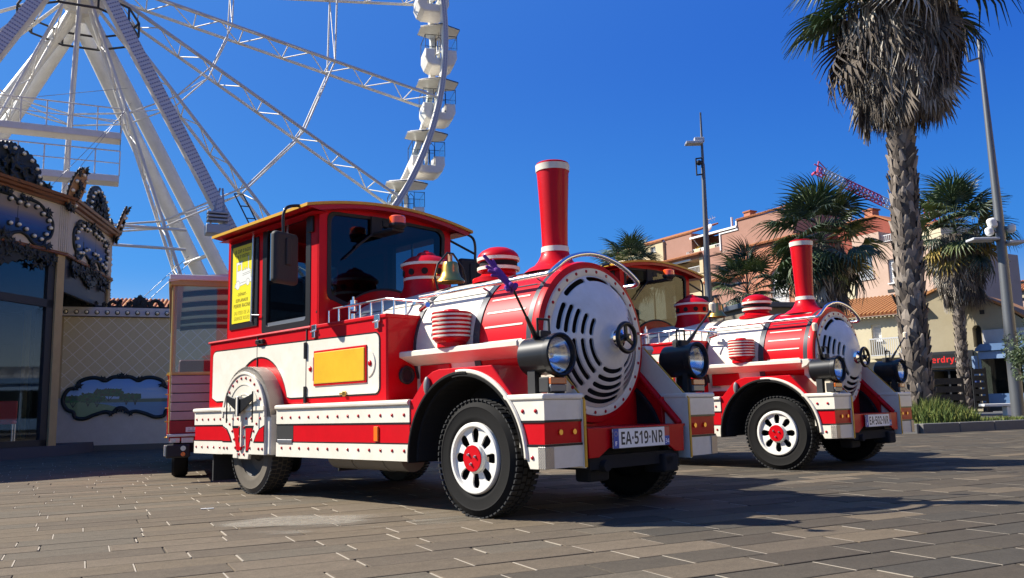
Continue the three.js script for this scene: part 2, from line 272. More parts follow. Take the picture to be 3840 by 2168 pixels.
function makeLoco(label, number, pos, turn, opt) {
  const t = thing('road_train_locomotive', label, 'tourist train', pos, turn, 'steam-style road-train locomotives');
  // --- underframe
  mesh('chassis', [box(-3.7, .16, .34, .62, -.42, .42), box(-2.95, -2.85, .3, .42, -.7, .7), box(-.05, .05, .3, .42, -.7, .7), box(.1, .5, .27, .5, -.36, .36), box(.44, .58, .28, .36, -.46, .46), bar([.5, .3, -.3], [.62, .3, -.3], .035), bar([.5, .3, .34], [.62, .3, .34], .035), box(-3.95, -3.7, .3, .45, -.2, .2), box(-3.3, -1.0, .62, .74, -.74, .74)], M.under, t);
  mesh('fuel_tank', [cylX(-1.9, -.95, .115, .345, .6, 24), cylX(-1.6, -1.57, .12, .345, .6, 24), cylX(-1.2, -1.17, .12, .345, .6, 24)], std([0.2, 0.18, 0.15], 0.6), t);
  each('mud_flap', [box(-3.62, -3.6, .08, .36, .5, .84), box(-3.62, -3.6, .08, .36, -.84, -.5)], M.blackMat, t);
  // --- wheels
  for (const s of [1, -1]) { makeWheel(t, -.02, s * .742, s, .36); makeWheel(t, -2.87, s * .752, s, .36, true); }
  // --- sides
  const rivetG = new THREE.SphereGeometry(.0125, 10, 6, 0, 6.283, 0, Math.PI / 2).rotateX(Math.PI / 2).scale(1, 1, .7);
  for (const s of [1, -1]) {
    const Z = (z) => s * z, fl = (g) => s > 0 ? g : flip(g);
    // skirt: white channel with a red sunk band
    const skirt = part('side_skirt', t);
    const segs = [[-3.93, -3.26], [-2.40, -.632]], whites = [], reds = [], blacks = [], caps = [];
    for (const [a, b] of segs) {
      whites.push(fl(runX([[.87, .585], [.88, .585], [.88, .698], [.70, .698], [.70, .685], [.87, .685]], a, b)), fl(runX([[.88, .326], [.88, .437], [.87, .437], [.84, .40], [.70, .40], [.70, .326]], a, b)), fl(runX([[.872, .437], [.872, .585], [.86, .585], [.86, .437]], a, b)));
      caps.push(fl(runX([[.70, .700], [.888, .700], [.898, .708], [.900, .722], [.892, .734], [.87, .738], [.70, .738]], a, b)));
      reds.push(fl(slab(rrect(a + .005, b - .005, .444, .578, .003, 1), .871, .875)));
      blacks.push(box(a, b, .573, .585, Z(.8705), Z(.8782)), box(a, b, .437, .447, Z(.8705), Z(.8782)));
    }
    mesh('skirt_panel', whites, M.white, skirt); each('top_moulding', caps, M.white, skirt); each('red_band', reds, M.red, skirt); each('black_trim', blacks, M.black, skirt);
    mesh('hand_hole', box(-2.395, -2.14, .447, .573, Z(.874), Z(.8765)), LMat.slot, skirt);
    mesh('side_marker', rbox(-1.035, -.985, .455, .56, Z(.874), Z(.888), .005), M.amberDark, skirt);
    mesh('step_bracket', rbox(-2.37, -2.145, .432, .462, Z(.874), Z(.89), .004), M.steel, skirt);
    for (let k = 0; k < 13; k++) for (const y of [.635, .395]) inst('rivet', rivetG, M.rivet, skirt, -2.31 + k * .135, y, Z(.88), 0, s > 0 ? 0 : Math.PI, 0);
    for (const x of [-3.88, -3.76, -3.64, -3.52, -3.4]) for (const y of [.635, .385]) inst('rivet', rivetG, M.rivet, skirt, x, y, Z(.88), 0, s > 0 ? 0 : Math.PI, 0);
    // rear wheel cover
    const cov = part('wheel_cover', t), cx = -2.885, cw = .65, ro = .372;
    const face = [...arcPts(cx, cw, ro, 0, 180, 28), [cx - ro, .33], [-3.06, .33], [-3.06, .30], [-2.98, .30], [-2.98, .34], [-2.955, .34], [-2.955, .295], [-2.79, .295], [-2.775, .335], [cx + ro, .335]];
    const tri = (sg) => [[cx + sg * .045, .575], [cx + sg * .19, .575], [cx + sg * .155, .50], [cx + sg * .125, .42], [cx + sg * .10, .355], [cx + sg * .06, .355]];
    mesh('cover_plate', fl(slab(face, .895, .925, .004)), M.white, cov);
    mesh('drum_moulding', [fl(slab([...arcPts(cx, cw, ro + .012, 0, 180, 28), ...arcPts(cx, cw, ro - .012, 180, 0, 28)], .925, .934, .003)), fl(slab([...arcPts(cx, cw, .285, 20, 160, 20), ...arcPts(cx, cw, .272, 160, 20, 20)], .925, .930)), fl(slab([...arcPts(cx, cw, .20, 15, 165, 16), ...arcPts(cx, cw, .188, 165, 15, 16)], .925, .930)), box(cx - .008, cx + .008, .4, .72, Z(.925), Z(.945)), box(cx - ro, cx + ro + .01, .70, .735, Z(.925), Z(.942))], M.white, cov);
    mesh('tread_plate_band', [fl(slab([...arcPts(cx, cw, ro + .055, -1, 181, 28), ...arcPts(cx, cw, ro + .035, 181, -1, 28)], .62, .905)), fl(slab([...arcPts(cx, cw, ro + .052, -1, 181, 28), ...arcPts(cx, cw, ro - .0, 181, -1, 28)], .885, .905))], LMat.checker, cov);
    mesh('cover_side', [fl(slab([[cx + ro - .004, .335], [cx + ro + .055, .335], [cx + ro + .055, .66], [cx + ro - .004, .66]], .70, .905, .01)), fl(slab([...arcPts(cx, cw, ro + .055, 0, 180, 20), [cx - ro, .335], [cx + ro, .335]], .62, .64))], M.white, cov);
    const reds2 = [], blk2 = [];
    for (const sg of [1, -1]) { const q = tri(sg); if (sg < 0) q.reverse(); blk2.push(fl(slab(q, .925, .928))); const m = q.reduce((a, p) => [a[0] + p[0] / q.length, a[1] + p[1] / q.length], [0, 0]); reds2.push(fl(slab(q.map((p) => [m[0] + (p[0] - m[0]) * .78, m[1] + (p[1] - m[1]) * .84 - .004]), .926, .930)));
      const o = [[cx + sg * .37, .578], [cx + sg * .285, .55], [cx + sg * .225, .49], [cx + sg * .19, .435], [cx + sg * .37, .435]]; if (sg > 0) o.reverse(); blk2.push(fl(slab(o, .925, .928))); const m3 = o.reduce((a, p) => [a[0] + p[0] / 5, a[1] + p[1] / 5], [0, 0]); reds2.push(fl(slab(o.map((p) => [m3[0] + (p[0] - m3[0]) * .86 + sg * .008, m3[1] + (p[1] - m3[1]) * .84]), .926, .930))); }
    each('black_trim', blk2, M.black, cov); each('red_inset', reds2, M.red, cov);
    // connecting-rod ornament standing off the plate
    mesh('rod_ornament', [fl(slab([[cx - .235, .845], [cx - .16, .825], [cx - .07, .805], [cx, .80], [cx + .07, .805], [cx + .16, .825], [cx + .235, .845], [cx + .225, .785], [cx + .13, .735], [cx, .675], [cx - .13, .735], [cx - .225, .785]], .956, .966, .003)), rbox(cx - .238, cx - .224, .60, .86, Z(.956), Z(.966), .004), rbox(cx + .224, cx + .238, .60, .86, Z(.956), Z(.966), .004), rbox(cx - .052, cx - .038, .655, .815, Z(.97), Z(.978), .003), rbox(cx + .002, cx + .016, .655, .815, Z(.97), Z(.978), .003)], M.black, cov);
    mesh('rod_post', [rbox(cx - .034, cx - .002, .655, .825, Z(.93), Z(.979), .006)], M.white, cov);
    mesh('red_button', new THREE.CylinderGeometry(.034, .034, .016, 24).rotateX(Math.PI / 2).translate(cx - .03, .40, Z(.935)), M.red, cov);
    const rv = (x, y) => inst('rivet', rivetG, M.rivet, cov, x, y, Z(.926), 0, s > 0 ? 0 : Math.PI, 0);
    for (let k = 0; k < 12; k++) { const a = R(12 + k * 14.2); rv(cx + .33 * Math.cos(a), cw + .33 * Math.sin(a)); }
    for (const x of [-.3, -.18, -.09, .06, .15, .3]) rv(cx + x, .635); for (const y of [.56, .48, .40, .335]) { rv(cx - .028 - .03, y); rv(cx + .028, y); } for (const [x, y] of [[.24, .59], [.19, .53], [.155, .46], [.13, .39], [.28, .385], [.34, .385]]) { rv(cx + x, y); rv(cx - x, y); }
    // front wing over the front wheel
    const wing = part('front_wing', t), ac = [-.09, .345], ar = .535;
    const ent = [...arcPts(ac[0], ac[1], ar, 178, 8, 30)];
    mesh('wing_body', [fl(slab([[-.66, .40], [-.66, .728], [-.612, .735], [-.476, .874], [-.40, .910], [-.33, .924], [.172, .924], [.364, .715], [.43, .715], [.43, .43], ...arcPts(ac[0], ac[1], ar, 10, 178, 30)], .50, .872, .006))], M.red, wing);
    mesh('wing_lip', fl(slab([...arcPts(ac[0], ac[1], ar + .032, 2, 96, 22), ...arcPts(ac[0], ac[1], ar + .004, 96, 2, 22)], .84, .892, .008)), M.white, wing);
    mesh('rubber_edge', [fl(slab([...arcPts(ac[0], ac[1], ar + .022, 84, 183, 22), ...arcPts(ac[0], ac[1], ar - .002, 183, 84, 22)], .62, .894, .006)), fl(slab([...arcPts(ac[0], ac[1], ar + .003, 4, 100, 22), ...arcPts(ac[0], ac[1], ar - .016, 100, 4, 22)], .5, .889, .004))], M.rubber, wing);
    mesh('wheel_arch_liner', [fl(slab([...arcPts(ac[0], ac[1], ar + .002, 0, 182, 26), ...arcPts(ac[0], ac[1], ar - .02, 182, 0, 26)], .48, .83)), fl(slab([...arcPts(ac[0], ac[1], ar, 0, 180, 20)], .503, .515))], M.under, wing);
    mesh('side_repeater', [new THREE.SphereGeometry(.035, 16, 10).scale(.75, 1.75, .6).translate(-.435, .82, Z(.885))], std([0.16, 0.155, 0.15], 0.45), wing);
    // front corner box
    const bx = part('bumper_box', t);
    mesh('box_shell', [fl(slab([[.40, .585], [.612, .585], [.612, .70], [.33, .70]], .545, .878)), fl(slab([[.49, .312], [.612, .312], [.612, .435], [.43, .435]], .545, .878)), fl(slab([[.40, .43], [.604, .43], [.604, .59], [.40, .59]], .545, .870)), rbox(.28, .618, .700, .738, Z(.53), Z(.888), .014)], M.white, bx);
    mesh('red_band', [box(.425, .606, .45, .573, Z(.55), Z(.873))], M.red, bx);
    each('black_trim', [box(.405, .6135, .573, .586, Z(.549), Z(.8795)), box(.43, .6135, .436, .449, Z(.549), Z(.8795))], M.black, bx);
    each('corner_plate', [rbox(.56, .618, .312, .437, Z(.86), Z(.884), .003), rbox(.602, .6185, .312, .437, Z(.81), Z(.883), .003)], LMat.checker, bx);
    for (const x of [.44, .545]) inst('rivet', rivetG, M.rivet, bx, x, .64, Z(.879), 0, s > 0 ? 0 : Math.PI, 0); for (const x of [.51]) inst('rivet', rivetG, M.rivet, bx, x, .375, Z(.879), 0, s > 0 ? 0 : Math.PI, 0);
    for (const z of [.745, .625]) mesh('brass_bolt', new THREE.CylinderGeometry(.016, .016, .012, 14).rotateZ(Math.PI / 2).translate(.611, .515, Z(z)), M.brass, bx);
    // side plate running up to the smokebox
    const sp = part('front_side_plate', t);
    mesh('plate_panel', fl(slab([[.622, .30], [.622, .70], [.27, 1.06], [.16, 1.06], [.16, .42], [.5, .30]], .535, .556, .003)), M.white, sp);
    mesh('edge_trim', [box(.6225, .629, .305, .70, Z(.536), Z(.555)), bar([.622, .702, Z(.545)], [.27, 1.062, Z(.545)], .008)], M.yellowTrim, sp);
    inst('rivet', rivetG, M.rivet, sp, .55, .775, Z(.557), 0, s > 0 ? 0 : Math.PI, 0);
    // running board and the wall below it
    const rb = part('running_board', t);
    mesh('board', fl(runX([[.3, 1.088], [.655, 1.088], [.665, 1.08], [.665, 1.05], [.655, 1.044], [.52, .985], [.3, .985]], -1.06, .19, .004)), M.white, rb);
    mesh('board_nose', fl(slab([[.188, .995], [.25, 1.02], [.28, 1.055], [.265, 1.084], [.188, 1.084]], .56, .655, .006)), M.white, rb);
    mesh('wall', [box(-1.04, .14, .70, .99, Z(.40), Z(.50))], M.white, rb);
    each('wall_block', [rbox(-.95, -.62, .86, .985, Z(.49), Z(.535), .006), rbox(-.95, -.62, .73, .80, Z(.49), Z(.53), .006)], M.red, rb);
    mesh('notice_sticker', new THREE.PlaneGeometry(.13, .15).translate(-.99 + .35 * 0 + .06, .9, 0).applyMatrix4(new THREE.Matrix4().makeScale(1, 1, 1)).translate(0, 0, .5025), LMat.sticker, rb, true).visible = true;
    // striped filter canister on the board
    const can = part('striped_canister', t); can.position.set(-.525, 1.088, Z(.585));
    mesh('canister_body', latheS([[0, 0], [.105, 0], [.105, .03], [.118, .04], [.125, .05], [.128, .10], [.131, .235], [.12, .24], [.06, .25], [.05, .265], [0, .268]], 32), M.red, can);
    for (let k = 0; k < 7; k++) { const y = .062 + k * .029, rb2 = .128 + k * .0006; mesh('red_ring', new THREE.TorusGeometry(rb2 + .001, .0085, 8, 32).rotateX(Math.PI / 2).translate(0, y, 0), M.red, can); if (k < 6) mesh('white_ring', latheS([[rb2 - .004, y + .0065], [rb2 + .0085, y + .0080], [rb2 + .0085, y + .0205], [rb2 - .004, y + .0225]], 32), M.white, can); }
    // side locker box ahead of the cab, with chrome gallery rail
    const lk = part('side_locker', t);
    mesh('locker_box', [fl(slab([[-2.06, .73], [-1.025, .73], [-1.025, 1.35], [-2.06, 1.35]], .36, .775, .012))], M.red, lk);
    mesh('locker_lid', rbox(-2.06, -1.02, 1.335, 1.366, Z(.36), Z(.786), .008), M.red, lk);
    const rl = [[-2.02, 1.50, Z(.63)], [-1.22, 1.505, Z(.63)], [-.80, 1.435, Z(.60)]], rails = [poly(rl, .0105)];
    for (let k = 0; k <= 8; k++) { const x = -2.02 + k * .148, y = x < -1.22 ? 1.502 : 1.505 - (x + 1.22) * .167; if (x < -.84) rails.push(bar([x, 1.36, Z(.63)], [x, y, Z(.63)], .008)); }
    mesh('gallery_rail', rails, M.chrome, lk);
    mesh('round_grille', [cylX(-1.03, -1.005, .062, .92, Z(.61), 28), new THREE.TorusGeometry(.056, .012, 8, 28).rotateY(Math.PI / 2).translate(-1.004, .92, Z(.61))], M.blackMat, lk);
    for (const x of [-1.99, -1.13]) mesh('toggle_latch', [rbox(x - .035, x + .035, 1.318, 1.366, Z(.77), Z(.792), .004), rbox(x - .022, x + .022, 1.262, 1.325, Z(.772), Z(.797), .006), bar([x - .04, 1.312, Z(.795)], [x + .04, 1.312, Z(.795)], .006)], M.chrome, lk);
    // lower body side: white panel edged black, red arch, door joints, yellow plaque
    const bd = part('body_side', t);
    mesh('body_panel', fl(slab([[-3.87, .74], [-2.04, .74], [-2.04, 1.35], [-3.87, 1.35]], .66, .775, .012)), M.red, bd);
    mesh('body_lip', fl(runX([[.60, 1.345], [.785, 1.345], [.792, 1.353], [.785, 1.366], [.72, 1.378], [.60, 1.378]], -3.88, -2.05)), M.red, bd);
    const n = (x, y, r, a0, a1) => arcPts(x, y, r, a0, a1, 5);
    const archL = R(180), out = (g) => [[-2.36 + g * .6, .795 - g], [-1.175, .795 - g], ...n(-1.165, .845, .05 + g, -90, 0), [-1.115 + g, 1.165], ...n(-1.165, 1.18, .05 + g, 0, 90), [-3.72, 1.262 + g], ...n(-3.735, 1.21, .05 + g, 90, 180), [-3.785 - g, .83], [-3.70, .80 - g], [-3.36, .80 - g], ...arcPts(-2.89, .665, .50 - g, 158, 16, 22)];
    mesh('black_outline', fl(slab(out(.012), .774, .7785)), M.black, bd);
    mesh('white_panel', fl(slab(out(0), .775, .7815, .001)), M.white, bd);
    each('door_joint', [box(-2.934, -2.928, .75, 1.36, Z(.77), Z(.7835)), box(-2.118, -2.110, .75, 1.36, Z(.77), Z(.7835))], M.blackMat, bd);
    each('hinge', [rbox(-2.128, -2.098, 1.10, 1.235, Z(.78), Z(.80), .006), rbox(-2.128, -2.098, .745, .88, Z(.78), Z(.80), .006)], M.black, bd);
    const pq = part('plaque', bd); pq.position.set(0, 0, 0);
    bd.remove(pq); const plq = part('side_plaque', t);
    mesh('plaque_backing', [rbox(-1.985, -1.262, .876, 1.155, Z(.779), Z(.792), .004)], M.red, plq);
    mesh('plaque_face', [rbox(-1.97, -1.278, .892, 1.138, Z(.787), Z(.7985), .006)], M.yellow, plq);
    each('plaque_lobe', [fl(slab([...arcPts(-1.26, 1.015, .105, -80, 80, 14)], .780, .788, .003)), fl(slab([...arcPts(-1.98, 1.015, .095, 100, 260, 14)], .780, .788, .003))], M.white, plq);
    for (const x of [-2.035, -1.215]) mesh('red_stud', new THREE.SphereGeometry(.022, 14, 8, 0, 6.283, 0, 1.57).rotateX(s * Math.PI / 2).scale(1, 1, .6).translate(x, 1.015, Z(.788)), M.red, plq);
    mesh('door_handle', [rbox(-2.93, -2.80, 1.275, 1.315, Z(.775), Z(.805), .008), rbox(-2.90, -2.84, 1.285, 1.31, Z(.80), Z(.82), .006)], M.black, bd);
    mesh('lower_catch', [rbox(-1.62, -1.53, .798, .812, Z(.78), Z(.790), .003), rbox(-1.57, -1.53, .785, .822, Z(.784), Z(.797), .004)], M.brass, bd);
    mesh('rear_joint_line', box(-3.87, -2.04, 1.3395, 1.3425, Z(.7745), Z(.7765)), LMat.soffit, bd);
    // ---- cab side
    const cb = part('cab_side', t);
    const dh = rrect(-2.96, -2.19, 1.40, 2.32, .03, 2), sg = rrect(-3.58, -3.07, 1.47, 2.27, .015, 2);
    mesh('side_panel', fl(slab([[-3.66, 1.36], [-2.05, 1.36], [-2.05, 2.375], [-3.66, 2.375]], .67, .71, .003, [dh.slice().reverse(), sg.slice().reverse()])), M.red, cb);
    mesh('door_frame', fl(slab(rrect(-2.985, -2.17, 1.375, 2.345, .03, 3), .665, .716, .003, [rrect(-2.905, -2.245, 1.435, 2.30, .03, 3).reverse()])), M.black, cb);
    mesh('door_glass', box(-2.91, -2.24, 1.43, 1.81, Z(.688), Z(.692)), M.glass, cb);
    each('glass_channel', [box(-2.90, -2.26, 1.436, 1.466, Z(.694), Z(.704)), box(-2.61, -2.59, 1.80, 2.3, Z(.680), Z(.69))], M.steel, cb);
    mesh('notice_frame', fl(slab(rrect(-3.595, -3.055, 1.455, 2.275, .01, 2), .67, .722, .004)), M.black, cb);
    const sm = mesh('notice_board', new THREE.BoxGeometry(.385, .722, .004), LMat.sign, cb, true); sm.position.set(-3.342, 1.873, Z(.7245)); if (s < 0) sm.rotation.y = Math.PI;
    mesh('notice_edge', [bar([-3.143, 1.50, Z(.735)], [-3.125, 2.32, Z(.735)], .010), bar([-3.13, 1.56, Z(.735)], [-2.99, 1.545, Z(.735)], .006)], M.steel, cb);
    mesh('cab_hinge', [rbox(-2.20, -2.12, 2.16, 2.30, Z(.70), Z(.735), .01), rbox(-2.09, -2.07, 1.475, 1.495, Z(.70), Z(.712), .004)], M.black, cb);
    // mirror on its arm
    const mr = part('door_mirror', t);
    mesh('mirror_arm', tube([[-2.07, 2.34, Z(.70)], [-2.06, 2.345, Z(.78)], [-2.06, 2.34, Z(.92)], [-2.06, 2.31, Z(1.005)], [-2.06, 2.26, Z(1.03)], [-2.06, 2.08, Z(1.03)], [-2.06, 1.96, Z(1.03)]], .013, 40), M.black, mr);
    if (s < 0) mesh('mirror_strut', poly([[-2.07, 2.26, Z(.70)], [-2.06, 2.16, Z(1.02)]], .012), M.black, mr);
    const ms = mesh('mirror_shell', [new RoundedBoxGeometry(.075, .42, .27, 4, .034).translate(0, 0, 0), rbox(.03, .052, -.06, .16, -.03, .03, .01)], M.blackMat, mr); ms.position.set(-2.09, 1.90, Z(1.0)); ms.rotation.y = s * .30;
    const mg = mesh('mirror_glass', box(-.042, -.039, -.19, .19, -.115, .115), M.chrome, mr); mg.position.copy(ms.position); mg.rotation.y = ms.rotation.y;
    // headlamp
    const hl = part('headlamp', t); hl.position.set(.5, .965, Z(.715));
    mesh('lamp_drum', latheS([[0, -.16], [.098, -.16], [.114, -.145], [.116, .06], [.128, .07], [.130, .112], [.120, .118], [.112, .112], [.108, .06]], 40).rotateZ(-Math.PI / 2), M.black, hl);
    mesh('reflector', latheS([[.0, -.02], [.04, -.01], [.08, .025], [.106, .085]], 32).rotateZ(-Math.PI / 2), M.chrome, hl);
    mesh('lamp_glass', latheS([[.110, .088], [.08, .098], [.04, .104], [0, .106]], 32).rotateZ(-Math.PI / 2), M.lens, hl);
    mesh('bulb', new THREE.SphereGeometry(.022, 12, 8).translate(.02, 0, 0), M.steel, hl);
    each('lamp_post', [box(-.10, -.04, -.24, -.08, Z(.02), Z(.075)), box(.02, .06, -.24, -.08, Z(-.075), Z(-.03))], M.blackMat, hl); mesh('lamp_bracket', [ poly([[-.03, .10, Z(.05)], [-.03, .22, Z(.05)], [-.03, .22, Z(-.05)], [-.03, .10, Z(-.05)]], .007), rbox(-.08, -.0, .10, .15, Z(-.04), Z(.05), .008)], M.blackMat, hl);
    const ind = part('indicator_lamp', t); mesh('lamp_housing', rbox(.50, .58, .745, .835, Z(.655), Z(.80), .008), M.blackMat, ind); mesh('amber_lens', rbox(.575, .598, .792, .832, Z(.66), Z(.796), .005), phys([0.45, 0.10, 0.01], { roughness: 0.25, clearcoat: 0.6 }), ind); mesh('clear_lens', rbox(.575, .596, .750, .79, Z(.66), Z(.796), .005), std([0.16, 0.155, 0.15], 0.2), ind); mesh('lamp_foot', [box(.52, .56, .735, .75, Z(.72), Z(.74)), bar([.58, .738, Z(.80)], [.58, .775, Z(.80)], .006)], M.black, ind);
    // width-marker rod leaning outwards
    const rod = part('marker_rod', t), b0 = [.46, 1.06, Z(.76)], b1 = s > 0 ? [.58, 1.35, Z(1.085)] : [.55, 1.36, Z(1.03)];
    mesh('rod_stem', [bar(b0, b1, .0075), bar(b0, b0.map((v, i) => v + (b1[i] - v) * .42), .018, 10, .011)], M.black, rod);
    if (!(opt.hand && s > 0)) mesh('rod_knob', [latheS([[0, -.035], [.020, -.035], [.027, .0], [.026, .03], [.016, .042], [0, .044]], 16).translate(...b1)], std([0.62, 0.52, 0.38], 0.6), rod);
  }
  // --- cab
  each('body_end', [box(-3.865, -3.84, .74, 1.36, -.76, .76), box(-1.045, -1.03, .73, 1.1, -.36, .36)], M.red, t);
  const fw = (pts, x0, x1, b, holes = []) => { const g = slab(pts, 0, x1 - x0, b, holes); g.rotateY(Math.PI / 2); return g.translate(x0, 0, 0); };   // polygon in (-z, y)
  const ws = [...arcPts(.56, 1.655, .06, -90, -60, 2), ...arcPts(.545, 2.255, .075, 0, 80, 4), [.0, 2.345], ...arcPts(-.545, 2.255, .075, 100, 180, 4), ...arcPts(-.56, 1.655, .06, 180, 270, 3), ...arcPts(0, 1.02, .70, 130, 50, 14)];
  const roofY = (z) => 2.452 - .105 * (z / .89) * (z / .89), roofTop = Array.from({ length: 25 }, (_, i) => { const z = -.71 + 1.42 * i / 24; return [z, roofY(z) - .03]; });
  const cabOut = [[-.71, 1.30], [.71, 1.30], ...roofTop.slice().reverse()];
  mesh('cab_front', fw(cabOut, -2.075, -2.045, .002, [ws.slice().reverse()]), M.red, t);
  mesh('windscreen_seal', fw(ws.map(([a, b]) => [a * 1.025, (b - 1.97) * 1.03 + 1.97]), -2.05, -2.038, .002, [ws.map(([a, b]) => [a * .965, (b - 1.97) * .955 + 1.97]).reverse()]), M.blackMat, t);
  mesh('windscreen', fw(ws, -2.058, -2.054), M.glass, t);
  mesh('cab_back', fw(cabOut, -3.66, -3.64, .002, [rrect(-.5, .5, 1.55, 2.2, .06).reverse()]), M.red, t);
  mesh('back_window', box(-3.652, -3.648, 1.54, 2.21, -.51, .51), M.glass, t);
  const cr = part('cab_roof', t), rt = Array.from({ length: 25 }, (_, i) => { const z = -.89 + 1.78 * i / 24; return [z, roofY(z)]; });
  mesh('roof_skin', runX([...rt, ...rt.slice().reverse().map(([z, y]) => [z, y - .022])], -3.64, -1.935), M.roofYellow, cr);
  mesh('roof_edge', [runX([...rt.map(([z, y]) => [z * 1.003, y + .001]), ...rt.slice().reverse().map(([z, y]) => [z * 1.003, y - .023])], -1.935, -1.928), box(-3.64, -1.93, 2.323, 2.3485, .888, .894), box(-3.64, -1.93, 2.323, 2.3485, -.894, -.888)], M.yellowTrim, cr);
  mesh('roof_soffit', [runX([...rt.map(([z, y]) => [z * .99, y - .023]), [.71, 2.30], [.69, 2.30], ...rt.slice().reverse().map(([z, y]) => [z * .93, y - .055]), [-.69, 2.30], [-.71, 2.30]].filter(Boolean), -3.63, -1.945)], LMat.soffit, cr);
  each('seat', [rbox(-3.3, -2.85, 1.25, 1.4, .12, .6, .04), rbox(-3.4, -3.25, 1.35, 1.95, .12, .6, .05), rbox(-3.3, -2.85, 1.25, 1.4, -.6, -.12, .04), rbox(-3.4, -3.25, 1.35, 1.95, -.6, -.12, .05)], LMat.seat, t);
  mesh('dashboard', [rbox(-2.36, -2.08, 1.28, 1.56, -.68, .68, .05), box(-3.64, -2.06, 1.2, 1.24, -.7, .7)], LMat.dash, t);
  mesh('steering_wheel', [new THREE.TorusGeometry(.19, .014, 8, 32).rotateY(Math.PI / 2).rotateZ(.7).translate(-2.5, 1.66, -.32), bar([-2.5, 1.66, -.32], [-2.3, 1.5, -.32], .02)], LMat.seat, t);
  each('inspection_notice', [box(-2.066, -2.062, 1.605, 1.71, .535, .575), box(-2.066, -2.062, 2.20, 2.285, -.06, .06)], LMat.note, t);
  mesh('sun_visor', rbox(-2.2, -2.18, 2.13, 2.25, .02, .3, .02), LMat.seat, t);
  const bc = part('warning_beacon', t), bcx = -1.76, bcz = .125; mesh('beacon_lens', latheS([[0, .068], [.060, .068], [.070, .058], [.073, .0]], 24).translate(bcx, 2.243, bcz), phys([0.85, 0.10, 0.012], { roughness: 0.2, clearcoat: 1, clearcoatRoughness: 0.05 }), bc); mesh('beacon_base', [latheS([[.076, .0], [.076, -.02], [.05, -.045], [0, -.05]], 24).translate(bcx, 2.243, bcz), rbox(-2.045, bcx + .02, 2.176, 2.202, bcz - .06, bcz + .07, .008), rbox(-2.045, -2.02, 2.17, 2.35, bcz - .03, bcz + .08, .006)], M.blackMat, bc);
  mesh('wiper', [bar([-2.035, 2.30, .05], [-2.03, 2.06, .36], .010), bar([-2.034, 2.16, .24], [-2.03, 1.94, .48], .007), rbox(-2.04, -2.02, 2.27, 2.33, .0, .09, .01)], M.blackMat, t);
  // --- boiler
  const br = .53, by = 1.095, bo = part('boiler', t);
  mesh('white_barrel', [cylX(-2.05, -.36, br, by, 0, 72)], M.white, bo); mesh('red_barrel', [cylX(-.36, .205, br + .001, by, 0, 72)], M.red, bo);
  const ring = (x0, x1, r0, r1) => latheS([[r0, x0], [r1, x0], [r1, x1], [r0, x1]], 72).rotateZ(-Math.PI / 2).translate(0, by, 0);
  for (const [a, b] of [[-1.055, -1.0], [-.362, -.302], [.150, .205]]) mesh('boiler_band', ring(a, b, br - .01, br + .009), M.darkBand, bo);
  const lines = [], seams = [];
  for (let k = -5; k <= 15; k++) { const a = R(11.8 + k * 11.2); if (a < -.1 || a > 3.25) continue; const q = box(-.257, .105, -.006, .006, -.003, .004).translate(0, 0, br + .001); q.rotateX(-a); q.translate(0, by, 0); (k % 4 === 3 ? seams : lines).push(q); }
  each('white_line', lines, M.white, bo);
  for (const a of [R(45), R(135)]) { const q = box(-2.0, .15, -.003, .003, -.003, .003).translate(0, 0, br + .001); q.rotateX(-a); q.translate(0, by, 0); seams.push(q); }
  each('panel_seam', seams, M.darkBand, bo);
  mesh('saddle', [box(-1.04, .2, .6, 1.09, -.42, .42)], M.under, bo);
  // --- smokebox front with slotted door
  const sb = part('smokebox_door', t);
  mesh('door_ring', latheS([[.455, .20], [br + .015, .20], [br + .02, .215], [br + .012, .255], [.50, .262], [.455, .262]], 80).rotateZ(-Math.PI / 2).translate(0, by, 0), M.red, sb);
  mesh('door_flange', latheS([[.446, .25], [.497, .25], [.500, .262], [.497, .276], [.458, .280], [.446, .275]], 80).rotateZ(-Math.PI / 2).translate(0, by, 0), M.white, sb);
  { // dished door: arcs cut right through
    const slot = (r, a0, a1, h) => { const i = r - h, o = r + h, e = h / r * 57.3; return [...arcPts(0, 0, o, a0 + e * .5, a1 - e * .5, 12), ...arcPts(r * Math.cos(R(a1 - e * .3)), r * Math.sin(R(a1 - e * .3)), h * .8, a1 + 40, a1 + 140, 3), ...arcPts(0, 0, i, a1 - e * .5, a0 + e * .5, 12), ...arcPts(r * Math.cos(R(a0 + e * .3)), r * Math.sin(R(a0 + e * .3)), h * .8, a0 - 140, a0 - 40, 3)]; };
    const holes = [], rs = [.21, .264, .316, .362, .404];
    for (const r of rs) { for (const [a, b] of [[143, 173], [181, 234], [244, 296], [305, 358], [7, 37]]) holes.push(slot(r, a + (r > .38 ? 2 : 0), b - (r > .38 ? 2 : 0), .0145)); }
    for (const [a, b] of [[107, 136], [73, 101], [40, 67]]) holes.push(slot(.421, a, b, .0155));
    const out = arcPts(0, 0, .448, 0, 360, 96).slice(0, -1);
    let g = new THREE.ShapeGeometry(shapeOf(out, holes.map((h) => h.slice().reverse())), 4).toNonIndexed();
    g = new TessellateModifier(.035, 7).modify(g);
    const p = g.attributes.position; const dome = (r) => .272 + .185 * (1 - Math.pow(Math.min(1, r / .448), 2)); const N = [];
    for (let i = 0; i < p.count; i++) { const a = p.getX(i), b = p.getY(i), r = Math.hypot(a, b); p.setXYZ(i, dome(r), b + by, -a); const s = 2 * .185 * r / (.448 * .448), l = Math.hypot(1, s); N.push(1 / l, s * b / (r || 1) / l, -s * a / (r || 1) / l); }
    g.setAttribute('normal', new THREE.Float32BufferAttribute(N, 3)); g.deleteAttribute('uv'); boxUV(g);
    const inner = g.clone().translate(-.012, 0, 0);
